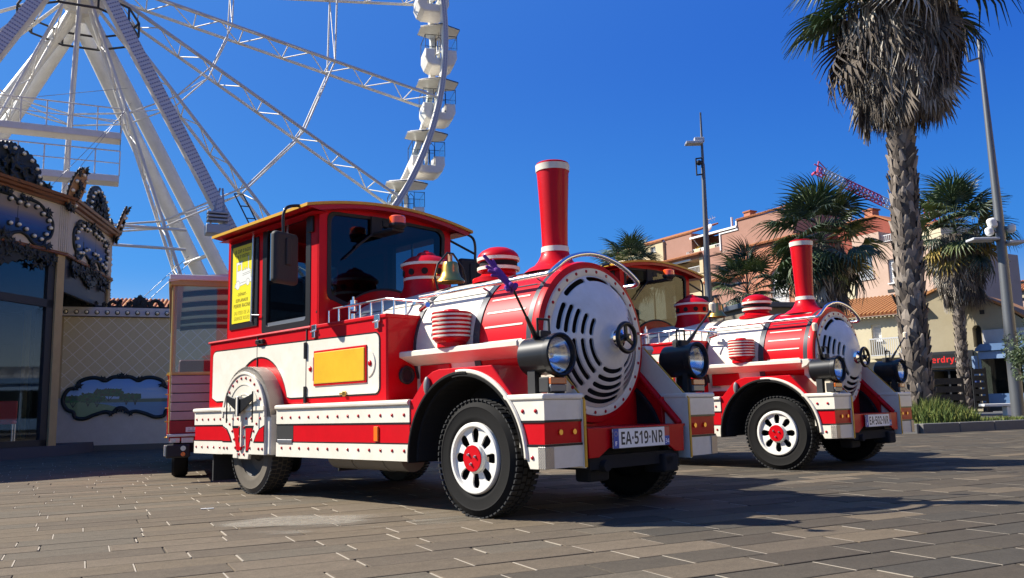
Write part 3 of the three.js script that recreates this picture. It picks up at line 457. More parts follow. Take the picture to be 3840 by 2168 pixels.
    mesh('dished_door', [g, inner], LMat.disc, sb);
    mesh('door_back', cylX(.21, .225, .445, by, 0, 48), LMat.slot, sb);
  }
  const rv2 = new THREE.SphereGeometry(.0115, 10, 6).scale(.6, 1, 1);
  for (let k = 0; k < 28; k++) { const a = R(k * 360 / 28 + 4); inst('rivet', rv2, M.rivet, sb, .279, by + .4755 * Math.sin(a), .4755 * Math.cos(a)); }
  const hw = part('door_handwheel', t); hw.position.set(.50, by + .005, 0);
  mesh('wheel_rim', [new THREE.TorusGeometry(.092, .0155, 12, 40).rotateY(Math.PI / 2).translate(.04, 0, 0), ...[90, 210, 330].map((a) => { const q = rbox(-.008, .008, 0, .085, -.014, .014, .006).rotateX(R(a - 90)); return q.translate(.035, 0, 0); }), cylX(.01, .06, .024, 0, 0, 20)], M.black, hw);
  mesh('hub', [latheS([[.07, -.055], [.065, -.02], [.03, .0], [0, .01]], 28).rotateZ(-Math.PI / 2), cylX(.05, .07, .010, 0, 0, 12)], M.chrome, hw);
  // --- chimney, domes, bell
  const ch = part('chimney', t); ch.position.set(-.066, 0, 0);
  mesh('stack', latheS([[.235, 1.60], [.19, 1.638], [.155, 1.655], [.125, 1.69], [.105, 1.73], [.096, 1.765], [.092, 1.80], [.0945, 1.90], [.1, 2.05], [.108, 2.2], [.116, 2.345], [.116, 2.405], [.108, 2.41], [.1, 2.40], [.09, 2.2], [0, 2.2]], 48), M.red, ch);
  mesh('flue', new THREE.CylinderGeometry(.095, .095, .01, 32).translate(0, 2.34, 0), LMat.slot, ch);
  for (const [a, b, r0, r1] of [[2.345, 2.392, .119, .1215], [1.752, 1.79, .0985, .0955]]) mesh('white_band', latheS([[r0 - .006, a], [r0 + .003, a], [r1 + .003, b], [r1 - .006, b]], 48), M.white, ch);
  const sad = (r, x0, len) => { const q = box(-len, len, -.02, .012, -r, r); return q; };
  const fd = part('front_dome', t); fd.position.set(-.655, 0, 0);
  mesh('dome_body', latheS([[.20, 1.60], [.20, 1.635], [.16, 1.65], [.135, 1.665], [.13, 1.69], [.155, 1.695], [.158, 1.725], [.14, 1.73], [.14, 1.765], [.158, 1.77], [.160, 1.80], [.150, 1.825], [.125, 1.85], [.08, 1.872], [.03, 1.882], [0, 1.884]], 40), M.red, fd);
  for (const y of [1.698, 1.772]) mesh('white_band', latheS([[.150, y], [.163, y], [.164, y + .024], [.150, y + .024]], 40), M.white, fd);
  mesh('dark_slot', latheS([[.142, 1.728], [.144, 1.728], [.144, 1.768], [.142, 1.768]], 32), LMat.slot, fd);
  const rd = part('rear_dome', t); rd.position.set(-1.53, 0, 0);
  mesh('dome_body', latheS([[.24, 1.56], [.205, 1.64], [.19, 1.68], [.188, 1.73], [.19, 1.80], [.200, 1.845], [.212, 1.852], [.212, 1.868], [.19, 1.89], [.14, 1.925], [.085, 1.94], [.075, 1.955], [.06, 1.97], [.025, 1.978], [.02, 1.99], [0, 1.992]], 40), M.red, rd);
  for (const [y, r] of [[1.726, .188], [1.846, .211]]) mesh('white_band', latheS([[r - .01, y], [r + .004, y], [r + .005, y + .022], [r - .01, y + .022]], 40), M.white, rd);
  for (let k = 0; k < 10; k++) { const a = k / 10 * 6.283 + .2; const q = new THREE.CylinderGeometry(.027, .027, .014, 18).rotateX(Math.PI / 2).translate(0, 1.79, .189).rotateY(a); mesh('porthole', q, LMat.slot, rd); }
  const be = part('bell', t); be.position.set(-1.15, 0, .06);
  mesh('bell_cup', latheS([[0, 1.838], [.03, 1.838], [.055, 1.83], [.066, 1.80], [.070, 1.755], [.085, 1.71], [.112, 1.682], [.116, 1.672], [.108, 1.668], [.09, 1.69], [.05, 1.80]], 40), M.brass, be);
  mesh('bell_head', [rbox(-.018, .018, 1.835, 1.90, -.012, .012, .006)], std([0.28, 0.16, 0.08], 0.5), be);
  mesh('bell_frame', poly([[0, 1.60, .13], [0, 1.70, .16], [0, 1.80, .13], [0, 1.905, .03], [0, 1.905, -.03], [0, 1.80, -.13], [0, 1.70, -.16], [0, 1.60, -.13]], .0085), M.black, be);
  // --- chrome handrail round the boiler
  const hrPts = (s) => [[-1.04, 1.507, s * .455], [.24, 1.512, s * .462]];
  mesh('handrail', [bar(...hrPts(1), .0165, 12), bar(...hrPts(-1), .0165, 12), tube([[.24, 1.512, .462], [.30, 1.515, .458], [.315, 1.55, .42], [.31, 1.632, .28], [.305, 1.684, .03], [.31, 1.64, -.24], [.315, 1.56, -.40], [.31, 1.525, -.45], [.27, 1.512, -.462], [.24, 1.512, -.462]], .0165, 60, 12), ...[-1.0, -.36, .17].flatMap((x) => [1, -1].map((s) => bar([x, 1.47, s * .37], [x, 1.507, s * .455], .009)))], M.chrome, t);
  mesh('horn_whistle', [bar([-1.86, 1.37, .5], [-1.86, 1.46, .5], .022, 14), bar([-1.86, 1.48, .5], [-1.86, 1.57, .5], .031, 18), bar([-1.86, 1.57, .5], [-1.86, 1.60, .5], .012, 10), bar([-.9, 1.44, .5], [-.9, 1.44, .62], .016, 10), bar([-.95, 1.40, .52], [-.82, 1.42, .56], .02, 10)], M.chrome, t);
  // --- red apron between the side plates, number plate
  const ap = part('front_apron', t);
  mesh('apron_panel', [fw([[.49, .352], [.50, .53], [-.50, .53], [-.49, .352], [-.40, .352], [-.30, .405], [.30, .405], [.40, .352]].map(([a, b]) => [a, b]).reverse(), .585, .605, .003), box(.2, .59, .515, .53, -.535, .535), box(.19, .21, .5, 1.0, -.535, .535)], M.red, ap);
  { const v = [[.21, 1.0, 0], [.21, .53, 0], [.50, .53, 0]]; each('apron_rib', [bar([.23, .88, -.515], [.56, .53, -.515], .028, 4), bar([.23, .88, .515], [.56, .53, .515], .028, 4)], M.red, ap); }
  mesh('number_plate', new THREE.BoxGeometry(.585, .124, .008), [M.white, M.white, M.white, M.white, phys(0xffffff, { map: plateTex(number), roughness: 0.45 }), M.white].slice(4, 5)[0], t, true).position.set(0, 0, 0);
  const np = t.children[t.children.length - 1]; np.rotation.y = Math.PI / 2; np.position.set(.628, .459, 0); np.userData.label = 'white number plate reading ' + number;
  each('tow_hitch', [rbox(.45, .62, .22, .34, -.40, -.24, .02), bar([.5, .22, -.43], [.5, .34, -.43], .05, 14), rbox(.4, .52, .2, .34, .2, .4, .02)], M.under, t);
  if (opt.hand) {
    // knitted glove pulled over the rod
    const gl = part('knitted_glove', t), cap = (a, b, r0, r1) => [bar(a, b, r0, 10, r1), new THREE.SphereGeometry(r1, 10, 8).translate(...b), new THREE.SphereGeometry(r0, 10, 8).translate(...a)];
    mesh('glove', [...cap([.572, 1.345, 1.082], [.545, 1.385, 1.103], .021, .020), ...cap([.545, 1.385, 1.103], [.512, 1.432, 1.128], .022, .026), ...cap([.512, 1.435, 1.128], [.462, 1.522, 1.176], .0135, .0105), ...cap([.520, 1.430, 1.128], [.497, 1.492, 1.142], .0125, .010), ...cap([.515, 1.425, 1.130], [.478, 1.458, 1.172], .012, .010), ...cap([.525, 1.418, 1.132], [.500, 1.432, 1.176], .011, .009), ...cap([.530, 1.405, 1.125], [.512, 1.405, 1.166], .011, .009), ...[0, 1, 2, 3, 4, 5, 6, 7].map((k) => new THREE.SphereGeometry(.017, 10, 8).translate(.576 + .024 * Math.cos(k * .8), 1.335 + .012 * Math.sin(k * 2.1), 1.08 + .025 * Math.sin(k * .8)))], M.purple, gl);
  }
  return t;
}
const TURN1 = -0.79294, TURN2 = -0.81515;
makeLoco('near red and white steam-style locomotive with plate EA-519-NR and a purple glove', 'EA·519·NR', [0.361, 0, -5.935], TURN1, { hand: true });
makeLoco('farther red and white steam-style locomotive with plate EA-502-NR', 'EA·502·NR', [3.223, 0, -9.133], TURN2, { hand: false });
// ---------------------------------------------------------------- passenger wagon coupled behind the near locomotive
{
  const t = thing('passenger_wagon', 'open-sided passenger wagon with pinkish slatted front and cream roof, coupled behind the near locomotive', 'train wagon', [-2.90, 0, -9.20], -1.192);
  const slatM = paint([0.42, 0.30, 0.29], { roughness: 0.5, clearcoat: 0.3 }), cream = paint([0.74, 0.70, 0.62]), cornice = paint([0.50, 0.36, 0.12]), navy = paint([0.02, 0.03, 0.06]), seatM = std([0.10, 0.02, 0.025], 0.6);
  mesh('floor', box(-5.2, 0, .42, .50, -.74, .74), M.red, t);
  mesh('front_panel', box(-.03, 0, .49, 1.10, -.735, .735), M.blackMat, t);
  for (let k = 0; k < 5; k++) mesh('slat', rbox(-.005, .018, 1.096 - k * .094 - .086, 1.096 - k * .094, -.735, .735, .006), slatM, t);
  mesh('lower_panel', rbox(-.01, .012, .495, .628, -.74, .74, .006), paint([0.30, 0.004, 0.015]), t);
  mesh('bumper_strip', rbox(-.01, .03, .463, .492, -.76, .76, .005), M.alu, t);
  const st = new THREE.PlaneGeometry(.16, .05).rotateY(Math.PI / 2).translate(.0135, .535, .50); mesh('notice_sticker', st, LMat.sticker, t, true);
  const lm = part('side_marker_lamp', t); mesh('lamp_base', rbox(.0, .02, .402, .450, .635, .73, .004), M.white, lm); mesh('lamp_lens', cylX(.018, .03, .014, .426, .683, 14), M.steel, lm);
  mesh('data_plate', rbox(.0, .012, .398, .452, .50, .62, .003), M.alu, t);
  mesh('under_bar', box(-.4, 0, .30, .40, -.6, .62), M.under, t);
  const bp = part('buffer_lamp', t); mesh('buffer_block', rbox(-.06, .06, .25, .385, .53, .77, .02), M.blackMat, bp); mesh('round_lens', cylX(.055, .07, .026, .345, .60, 18), M.steel, bp); mesh('amber_lens', cylX(.055, .068, .022, .285, .60, 18), M.amberDark, bp); mesh('white_edge', rbox(-.03, .03, .27, .38, .765, .785, .005), M.white, bp);
  for (const s of [1, -1]) {
    for (const x of [-.03, -1.3, -2.55, -3.8, -5.15]) mesh('roof_post', rbox(x - .025, x + .025, .5, 2.06, s * .70, s * .752, .008), x > -.1 ? cornice : navy, t);
    for (const x of [-.65, -1.92, -3.2, -4.5]) mesh('side_panel', rbox(x - .57, x + .57, .47, 1.06, s * .735, s * .765, .01), M.red, t);
    mesh('side_rail', bar([-.03, 1.12, s * .765], [-5.15, 1.12, s * .765], .014), M.brass, t);
    for (const x of [-.9, -4.2]) { const w = part('wheel', t); w.position.set(x, .27, s * .62); mesh('tyre', latheS([[.14, -.08], [.24, -.085], [.265, -.06], [.27, 0], [.265, .06], [.24, .085], [.14, .08]], 36).rotateX(Math.PI / 2), M.rubber, w); mesh('hub', latheS([[0, s * .07], [.10, s * .07], [.15, s * .05]], 24).rotateX(Math.PI / 2), M.steel, w); }
    mesh('hinge_pins', [0.46, 0.62, 0.76, 0.9, 1.04, 1.1].map((y) => bar([.0, y, s * .755], [.02, y, s * .785], .007, 6)), M.brass, t);
  }
  const fr = part('front_window', t);
  mesh('sill', rbox(-.02, .025, 1.102, 1.132, -.74, .74, .006), cornice, fr);
  mesh('side_frame', [rbox(-.01, .02, 1.13, 2.05, .725, .745, .004)], cornice, fr); mesh('side_frame', [rbox(-.01, .02, 1.13, 2.05, -.745, -.725, .004)], cornice, fr);
  mesh('glass_pane', box(.002, .006, 1.13, 2.05, -.725, .725), phys([0.90, 0.93, 0.93], { transmission: 1, thickness: 0, roughness: 0.02 }), fr);
  // roof: gently arched, translucent rooflights
  const ry = (z) => 2.185 - .075 * (z / .79) * (z / .79), strip = (a, b, n = 10) => Array.from({ length: n + 1 }, (_, i) => { const z = a + (b - a) * i / n; return [z, ry(z)]; });
  const prof = (a, b, th) => { const q = strip(a, b); return [...q, ...q.slice().reverse().map(([z, y]) => [z, y - th])]; };
  const rf = part('roof', t);
  mesh('roof_side', runX(prof(-.79, -.30, .03), -5.3, .06), cream, rf); mesh('roof_side', runX(prof(.64, .79, .03), -5.3, .06), cream, rf); mesh('roof_rim', runX(prof(-.30, .64, .03), -.06, .06), cream, rf);
  for (let k = 0; k < 5; k++) { mesh('rooflight', runX(prof(-.30, .64, .012), -.06 - k * 1.04 - .96, -.06 - k * 1.04), phys([0.55, 0.62, 0.58], { transmission: 0.55, thickness: 0, roughness: 0.5 }), rf); mesh('roof_beam', runX(prof(-.30, .64, .07), -.06 - k * 1.04 - 1.04, -.06 - k * 1.04 - .96), navy, rf); }
  mesh('roof_fascia', rbox(.045, .075, 2.10, 2.16, -.78, .78, .012), cream, rf);
  each('cornice_board', [rbox(.0, .05, 2.045, 2.118, -.77, .77, .006), rbox(-5.25, 0, 2.03, 2.10, .755, .785, .006), rbox(-5.25, 0, 2.03, 2.10, -.785, -.755, .006)], cornice, rf);
  for (let k = 0; k < 5; k++) { const x = -.75 - k * 1.0; const b = part('bench', t); mesh('bench_seat', rbox(x - .2, x + .2, .82, .9, -.66, .66, .03), seatM, b); mesh('bench_back', rbox(x - .24, x - .18, .88, 1.32, -.66, .66, .025), seatM, b); mesh('bench_base', box(x - .15, x + .1, .5, .82, -.6, .6), navy, b); }
  mesh('draw_bar', [bar([-.1, .36, 0], [1.0, .36, -.25], .04)], M.under, t);
}
// ---------------------------------------------------------------- carousel building: sixteen-sided drum, cream frieze with paintings, bulbs and dark carved crests
const CM = { cream: std([0.64, 0.56, 0.42], 0.7, { map: rep(nzPatch, 0.7, true) }), wood: phys([0.23, 0.085, 0.035], { roughness: 0.45, clearcoat: 0.3, map: rep(nzPatch, 2, true) }), carve: std([0.007, 0.013, 0.011], 0.55), tan: phys([0.42, 0.22, 0.09], { roughness: 0.5 }), bulb: phys([0.95, 0.83, 0.56], { roughness: 0.1, metalness: 0.15, clearcoat: 1, clearcoatRoughness: 0.02 }), navy: std([0.010, 0.014, 0.020], 0.5), ochre: std([0.50, 0.36, 0.16], 0.7, { map: rep(nzPatch, 0.6, true) }), dark: std([0.03, 0.025, 0.025], 0.9), roof: std([0.30, 0.12, 0.08], 0.8) };
// flat print of the frieze pictures: dusk sky over water
const friezeTex = (sd) => canvasTex(512, 256, (x, w, h) => { const g = x.createLinearGradient(0, 0, 0, h); g.addColorStop(0, '#8d8a76'); g.addColorStop(.3, '#94836f'); g.addColorStop(.48, '#4b5d86'); g.addColorStop(.62, '#24548c'); g.addColorStop(.8, '#1c3f63'); g.addColorStop(1, '#101f33'); x.fillStyle = g; x.fillRect(0, 0, w, h); for (let i = 0; i < 260; i++) { x.fillStyle = `rgba(${20 + rnd() * 60},${50 + rnd() * 60},${90 + rnd() * 60},.25)`; x.fillRect(rnd() * w, h * (.5 + .5 * rnd()), 6 + rnd() * 40, 1 + rnd() * 3); } x.fillStyle = 'rgba(10,25,45,.8)'; for (const b of [.28, .63]) { x.fillRect(w * b, h * .25, 3, h * .45); x.fillRect(w * b - 9, h * .5, 20, h * .2); } });
const landscapeTex = canvasTex(1024, 512, (x, w, h) => {
  const g = x.createLinearGradient(0, 0, 0, h); g.addColorStop(0, '#3f8ce0'); g.addColorStop(.5, '#9ab8cf'); g.addColorStop(.56, '#86a0b4'); x.fillStyle = g; x.fillRect(0, 0, w, h);
  for (let i = 0; i < 90; i++) { x.fillStyle = `rgba(190,195,205,${.03 + rnd() * .05})`; x.beginPath(); x.ellipse(w * (.6 + .4 * rnd()), h * (.25 + .22 * rnd()), 20 + rnd() * 80, 6 + rnd() * 16, 0, 0, 7); x.fill(); }
  x.fillStyle = '#5a6a50'; x.fillRect(0, h * .54, w, h * .09); x.fillStyle = '#5f8aa6'; x.fillRect(0, h * .62, w, h * .38);
  x.fillStyle = '#6f8656'; x.beginPath(); x.moveTo(0, h * .58); x.bezierCurveTo(w * .3, h * .6, w * .4, h * .66, w * .55, h * .8); x.lineTo(w * .3, h); x.lineTo(0, h); x.fill();
  const blob = (cx, cy, rx, ry, n, c) => { for (let i = 0; i < n; i++) { x.fillStyle = c(); x.beginPath(); x.ellipse(cx + (rnd() - .5) * 2 * rx, cy + (rnd() - .5) * 2 * ry, 6 + rnd() * 14, 4 + rnd() * 9, rnd() * 3, 0, 7); x.fill(); } };
  const gr = () => `rgb(${48 + rnd() * 34},${70 + rnd() * 40},${44 + rnd() * 20})`;
  for (const [cx, cy, rx, ry, n] of [[90, 270, 90, 40, 90], [220, 260, 60, 60, 90], [400, 200, 130, 46, 240], [560, 250, 60, 40, 90], [640, 252, 50, 36, 80], [300, 270, 70, 26, 70]]) { x.strokeStyle = '#2b2722'; x.lineWidth = 6; for (let k = -1; k < 2; k++) { x.beginPath(); x.moveTo(cx, cy + 100); x.lineTo(cx + k * rx * .5, cy); x.stroke(); } x.fillStyle = '#41543a'; x.beginPath(); x.ellipse(cx, cy, rx * 1.05, ry * .95, 0, 0, 7); x.fill(); blob(cx, cy, rx * .95, ry * .85, n, gr); }
  for (let i = 0; i < 260; i++) { x.fillStyle = `rgba(200,205,200,${.1 + rnd() * .25})`; x.fillRect(w * (.25 + .3 * rnd()), h * (.6 + .16 * rnd()), 2 + rnd() * 14, 1 + rnd() * 3); }
  for (let i = 0; i < 200; i++) { x.fillStyle = `rgba(${60 + rnd() * 60},${90 + rnd() * 50},${110 + rnd() * 50},.2)`; x.fillRect(w * (.4 + .6 * rnd()), h * (.66 + .3 * rnd()), 20 + rnd() * 70, 1 + rnd() * 3); }
});
// a carved leafy outline: lobes along a closed polygon
function lobed(pts, lobe, n) {
  const out = []; const L = pts.length;
  for (let i = 0; i < L; i++) { const a = pts[i], b = pts[(i + 1) % L], dx = b[0] - a[0], dy = b[1] - a[1], len = Math.hypot(dx, dy), k = Math.max(1, Math.round(len / n)), nx = dy / len, ny = -dx / len; for (let j = 0; j < k; j++) for (let m = 0; m < 4; m++) { const f = (j + m / 4) / k, o = Math.sin(m / 4 * Math.PI) * lobe; out.push([a[0] + dx * f + nx * o, a[1] + dy * f + ny * o]); } }
  return out;
}
function leafLumps(list, spots, z, size) { for (const [x, y, r = 1] of spots) { for (let n = 0; n < 5; n++) { const q = new THREE.ConeGeometry(size * r * .62, size * r * 1.35, 6).translate(0, size * r * .55, 0).scale(1, 1, .5).rotateX(rr(.1, .6)).rotateZ(n * 1.257 + rr(-.35, .35)); list.push(q.translate(x, y, z)); } } return list; }
const bulbG = new THREE.SphereGeometry(.038, 14, 10), collarG = latheS([[.02, -.05], [.05, -.05], [.052, -.035], [.03, -.02]], 14).rotateX(Math.PI / 2);
function bulb(parent, x, y, z) { const b = inst('light_bulb', bulbG, CM.bulb, parent, x, y, z); inst('bulb_collar', collarG, CM.carve, b, 0, 0, 0); return b; }
{
  const t = thing('carousel', 'round carousel building with cream frieze, dark carved crests and dark-framed glazing', 'carousel', [-17, 0, -16.7]);
  const N = 16, r = 8, hw = r * Math.tan(Math.PI / N);
  // drum structure
  mesh('roof_cone', [new THREE.ConeGeometry(8.2, 1.6, 32).translate(0, 5.85, 0)], CM.roof, t);
  mesh('ceiling', new THREE.CylinderGeometry(8.05, 8.05, .1, 32).translate(0, 3.86, 0), CM.dark, t);
  mesh('core', [new THREE.CylinderGeometry(2.2, 2.2, 4, 24).translate(0, 2, 0)], std([0.16, 0.06, 0.05], 0.6), t);
  mesh('plinth', new THREE.CylinderGeometry(8.22, 8.25, .2, N, 1).rotateY(R(12 + 90) + Math.PI / N).translate(0, .1, 0), std([0.06, 0.06, 0.065], 0.8), t);
  const paintings = [friezeTex(1), friezeTex(2)].map((m) => phys(0xffffff, { map: m, roughness: 0.5, specularIntensity: 0.5 }));
  for (let k = -1; k < N - 1; k++) {
    const a = R(12 - k * 22.5), seen = k >= -1 && k <= 2;
    const p = part('drum_bay', t); p.position.set(r * Math.cos(a), 0, r * Math.sin(a)); p.rotation.y = Math.PI / 2 - a;
    mesh('frieze_board', box(-hw, hw, 3.93, 4.92, -.12, 0), CM.cream, p);
    mesh('cornice', slab([[0, 4.90], [.05, 4.90], [.07, 4.94], [.13, 4.96], [.15, 5.0], [.20, 5.01], [.22, 5.06], [0, 5.06]].map(([z, y]) => [-z, y]), -hw - .03, hw + .03).rotateY(Math.PI / 2), CM.wood, p);
    mesh('lower_moulding', slab([[0, 3.89], [.05, 3.89], [.07, 3.91], [.05, 3.93], [.06, 3.955], [0, 3.965]].map(([z, y]) => [-z, y]), -hw - .01, hw + .01).rotateY(Math.PI / 2), CM.wood, p);
    mesh('corner_post', [box(hw - .22, hw - .02, .2, 3.9, -.2, .02)], CM.ochre, p);
    for (let i = 0; i < 4; i++) mesh('pilaster_flute', rbox(hw - .20 + i * .052, hw - .165 + i * .052, 3.98, 4.88, -.01, .018, .008), CM.cream, p);
    for (let i = 0; i < 3; i++) mesh('pilaster_flute', rbox(-hw + .03 + i * .052, -hw + .065 + i * .052, 3.98, 4.88, -.01, .018, .008), CM.cream, p);
    // glazing: dark frame, two panes
    const gz = part('glazed_bay', t); gz.position.copy(p.position); gz.rotation.copy(p.rotation);
    if (k === 1 || k === 2) { mesh('dark_transom', box(-hw + .02, hw - .22, 3.2, 3.89, -.1, -.02), CM.navy, gz); } else mesh('frame', [box(-hw + .12, hw - .22, 3.72, 3.89, -.1, -.02), box(-hw + .12, hw - .22, 2.84, 2.99, -.1, -.02), box(-hw + .12, hw - .22, .2, .32, -.1, -.02), box(hw - .40, hw - .22, .2, 3.89, -.1, -.02), box(-hw + .02, -hw + .2, .2, 3.89, -.1, -.02)], CM.navy, gz);
    if (k === 1 || k === 2) { } else if (k <= 0 || k > 12) { mesh('upper_pane', box(-hw + .2, hw - .40, 2.99, 3.72, -.065, -.058), M.clear, gz); mesh('lower_pane', box(-hw + .2, hw - .40, .32, 2.84, -.065, -.058), M.clear, gz); } else mesh('blind_panel', box(-hw + .2, hw - .40, .32, 3.72, -.065, -.05), CM.navy, gz);
    if (!seen) continue;
    // picture in a carved frame with bulbs
    const half = [[0, .80], [.14, .80], [.30, .74], [.42, .80], [.60, .82], [.80, .80], [.95, .72], [1.0, .62], [1.10, .60], [1.19, .50], [1.20, .35], [1.14, .20], [1.02, .12], [1.0, .04], [.86, -.02], [.70, .02], [.56, .12], [.40, .16], [.2, .10], [0, .06]];
    const full = [...half, ...half.slice(1, -1).reverse().map(([x, y]) => [-x, y])].map(([x, y]) => [x, y + 3.99]).reverse(), c = [0, 4.42], sc = (q, f) => q.map(([x, y]) => [c[0] + (x - c[0]) * f, c[1] + (y - c[1]) * (f + (f - 1) * .8)]);
    const fp = part('framed_picture', p);
    { const g = new THREE.ShapeGeometry(shapeOf(full)).translate(0, 0, .012), pp = g.attributes.position, uv = []; for (let i = 0; i < pp.count; i++) uv.push((pp.getX(i) + 1.2) / 2.4, (pp.getY(i) - 3.95) / .9); g.setAttribute('uv', new THREE.Float32BufferAttribute(uv, 2)); const o = new THREE.Mesh(g, paintings[(k + 2) % 2]); o.name = 'picture'; o.receiveShadow = true; fp.add(o); }
    mesh('carved_frame', tube(full.map(([x, y]) => [x, y, .015]), .032, 140, 8, true), CM.carve, fp);
    const lumps = []; leafLumps(lumps, [[.5, 4.80], [.42, 4.78, 1.2], [.58, 4.82, .9], [.36, 4.83], [-.5, 4.80], [-.42, 4.78, 1.2], [-.36, 4.83], [1.03, 4.62], [1.08, 4.66, 1.3], [1.02, 4.70], [-1.03, 4.62], [-1.08, 4.66, 1.3], [0, 4.86, 1.4], [.1, 4.83, 1.2], [-.1, 4.83, 1.2], [1.05, 3.99, 1.5], [1.12, 4.02, 1.2], [-1.05, 3.99, 1.5], [.05, 3.95, 1.6], [-.12, 3.92, 1.6], [.2, 3.92, 1.4], [.0, 4.05, 2.0], [.12, 4.03, 1.6], [-.14, 4.04, 1.7]], .04, .06);
    mesh('carved_leaves', lumps, CM.carve, fp);
    for (const [x, y] of [[.1, 4.71], [.31, 4.69], [.5, 4.68], [.74, 4.70], [.90, 4.60], [1.06, 4.50], [1.1, 4.36], [1.0, 4.22], [.88, 4.1], [.7, 4.13], [.50, 4.22], [.32, 4.27], [.12, 4.26]]) { bulb(fp, x, y, .065); if (x > .15) bulb(fp, -x, y, .065); }
    // hanging valance
    const vs = []; for (let i = 0; i < 16; i++) { const x = -1.2 + i * .16; leafLumps(vs, [[x, 3.80 - .10 * Math.sin(i / 15 * Math.PI * 2 + 1) , 1.5], [x + .05, 3.70 - .12 * Math.cos(i), 1.3]], .03, .07); }
    mesh('carved_valance', [...vs, slab(lobed([[-1.3, 3.9], [-1.25, 3.72], [-.6, 3.62], [0, 3.45], [.5, 3.62], [1.2, 3.74], [1.3, 3.9]].reverse(), .04, .16), -.01, .03, .008)], CM.carve, p);
    // crest over the cornice
    const cr = part('carved_crest', p), base = [[-.95, 5.05], [-.98, 5.16], [-.86, 5.14], [-.74, 5.2], [-.66, 5.42], [-.5, 5.58], [-.28, 5.66], [0, 5.72], [.28, 5.66], [.5, 5.58], [.66, 5.42], [.74, 5.2], [.86, 5.14], [.98, 5.16], [.95, 5.05]];
    mesh('crest_board', slab(lobed(base.slice().reverse(), .035, .11), .08, .14, .015), CM.carve, cr);
    const cl = []; leafLumps(cl, [[0, 5.35, 2.4], [-.2, 5.3, 1.8], [.2, 5.3, 1.8], [0, 5.15, 2], [-.3, 5.15, 1.6], [.3, 5.15, 1.6], [-.45, 5.3, 1.3], [.45, 5.3, 1.3], [-.6, 5.14, 1.4], [.6, 5.14, 1.4], [.05, 5.52, 1.6], [-.1, 5.55, 1.4], [.88, 5.12, 1.2], [-.88, 5.12, 1.2]], .15, .075); mesh('crest_leaves', cl, CM.carve, cr);
    for (const [x, y] of [[0, 5.62], [.22, 5.58], [.42, 5.5], [.56, 5.38], [.62, 5.25], [.66, 5.12]]) { bulb(cr, x, y, .17); if (x) bulb(cr, -x, y, .17); }
    // corner cartouche leaning out over the pilaster
    const cc = part('corner_cartouche', p); cc.position.set(hw, 0, .04); cc.rotation.set(.30, R(11.25), 0, 'YXZ'); const off = -1.4;
    const oval = arcPts(0, 5.06, 1, 0, 360, 28).slice(0, -1).map(([x, y]) => [x * .25, 5.06 + (y - 5.06) * .42]);
    mesh('cartouche_board', slab(lobed(oval.map(([x, y]) => [x * 1.16, 5.06 + (y - 5.06) * 1.12]).slice().reverse(), .03, .09), -1.46, -1.42, .01), CM.carve, cc); mesh('cartouche_face', slab(oval, -1.42, -1.40, .005), CM.tan, cc);
    const cq = []; leafLumps(cq, [[0, 5.0, 1.6], [-.04, 4.9, 1.6], [.03, 5.12, 1.4], [-.05, 5.2, 1], [0, 5.5, 1.2], [.07, 5.44], [-.12, 4.68, 1.6], [0, 4.64, 1.4], [-.16, 5.36, 1.2]], -1.38, .065); mesh('cartouche_leaves', cq, CM.carve, cc);
    for (const [x, y] of [[.0, 5.37], [.16, 5.28], [.19, 5.08], [.15, 4.88], [.08, 4.74], [-.17, 5.2], [-.19, 5.0]]) bulb(cc, x, y, -1.375);
  }
}
// things behind the carousel glass
{
  const c = thing('ticket_counter', 'white ticket counter behind the carousel glass', 'counter', [-10.6, .2, -16.2], Math.PI / 2 - R(12));
  mesh('counter_front', rbox(-1.3, .35, 0, 1.05, -.05, 0, .01), std([0.62, 0.66, 0.70], 0.5), c); mesh('counter_top', rbox(-1.4, .42, 1.05, 1.1, -.6, .05, .01), std([0.5, 0.5, 0.5], 0.3), c); mesh('price_label', box(-.5, -.1, .9, 1.0, .001, .006), std([0.35, 0.02, 0.03], 0.5), c);
  const b = thing('red_stool', 'red plastic stool behind the carousel glass beside the counter', 'stool', [-10.4, .2, -17.5], .4);
  mesh('stool_seat', rbox(-.2, .2, .42, .5, -.2, .2, .03), std([0.5, 0.02, 0.02], 0.5), b); mesh('stool_back', rbox(-.2, .2, .5, .9, -.2, -.15, .03), std([0.5, 0.02, 0.02], 0.5), b); for (const [x, z] of [[-.17, -.17], [.17, -.17], [-.17, .17], [.17, .17]]) mesh('stool_leg', bar([x, 0, z], [x, .43, z], .02), M.steel, b);
}
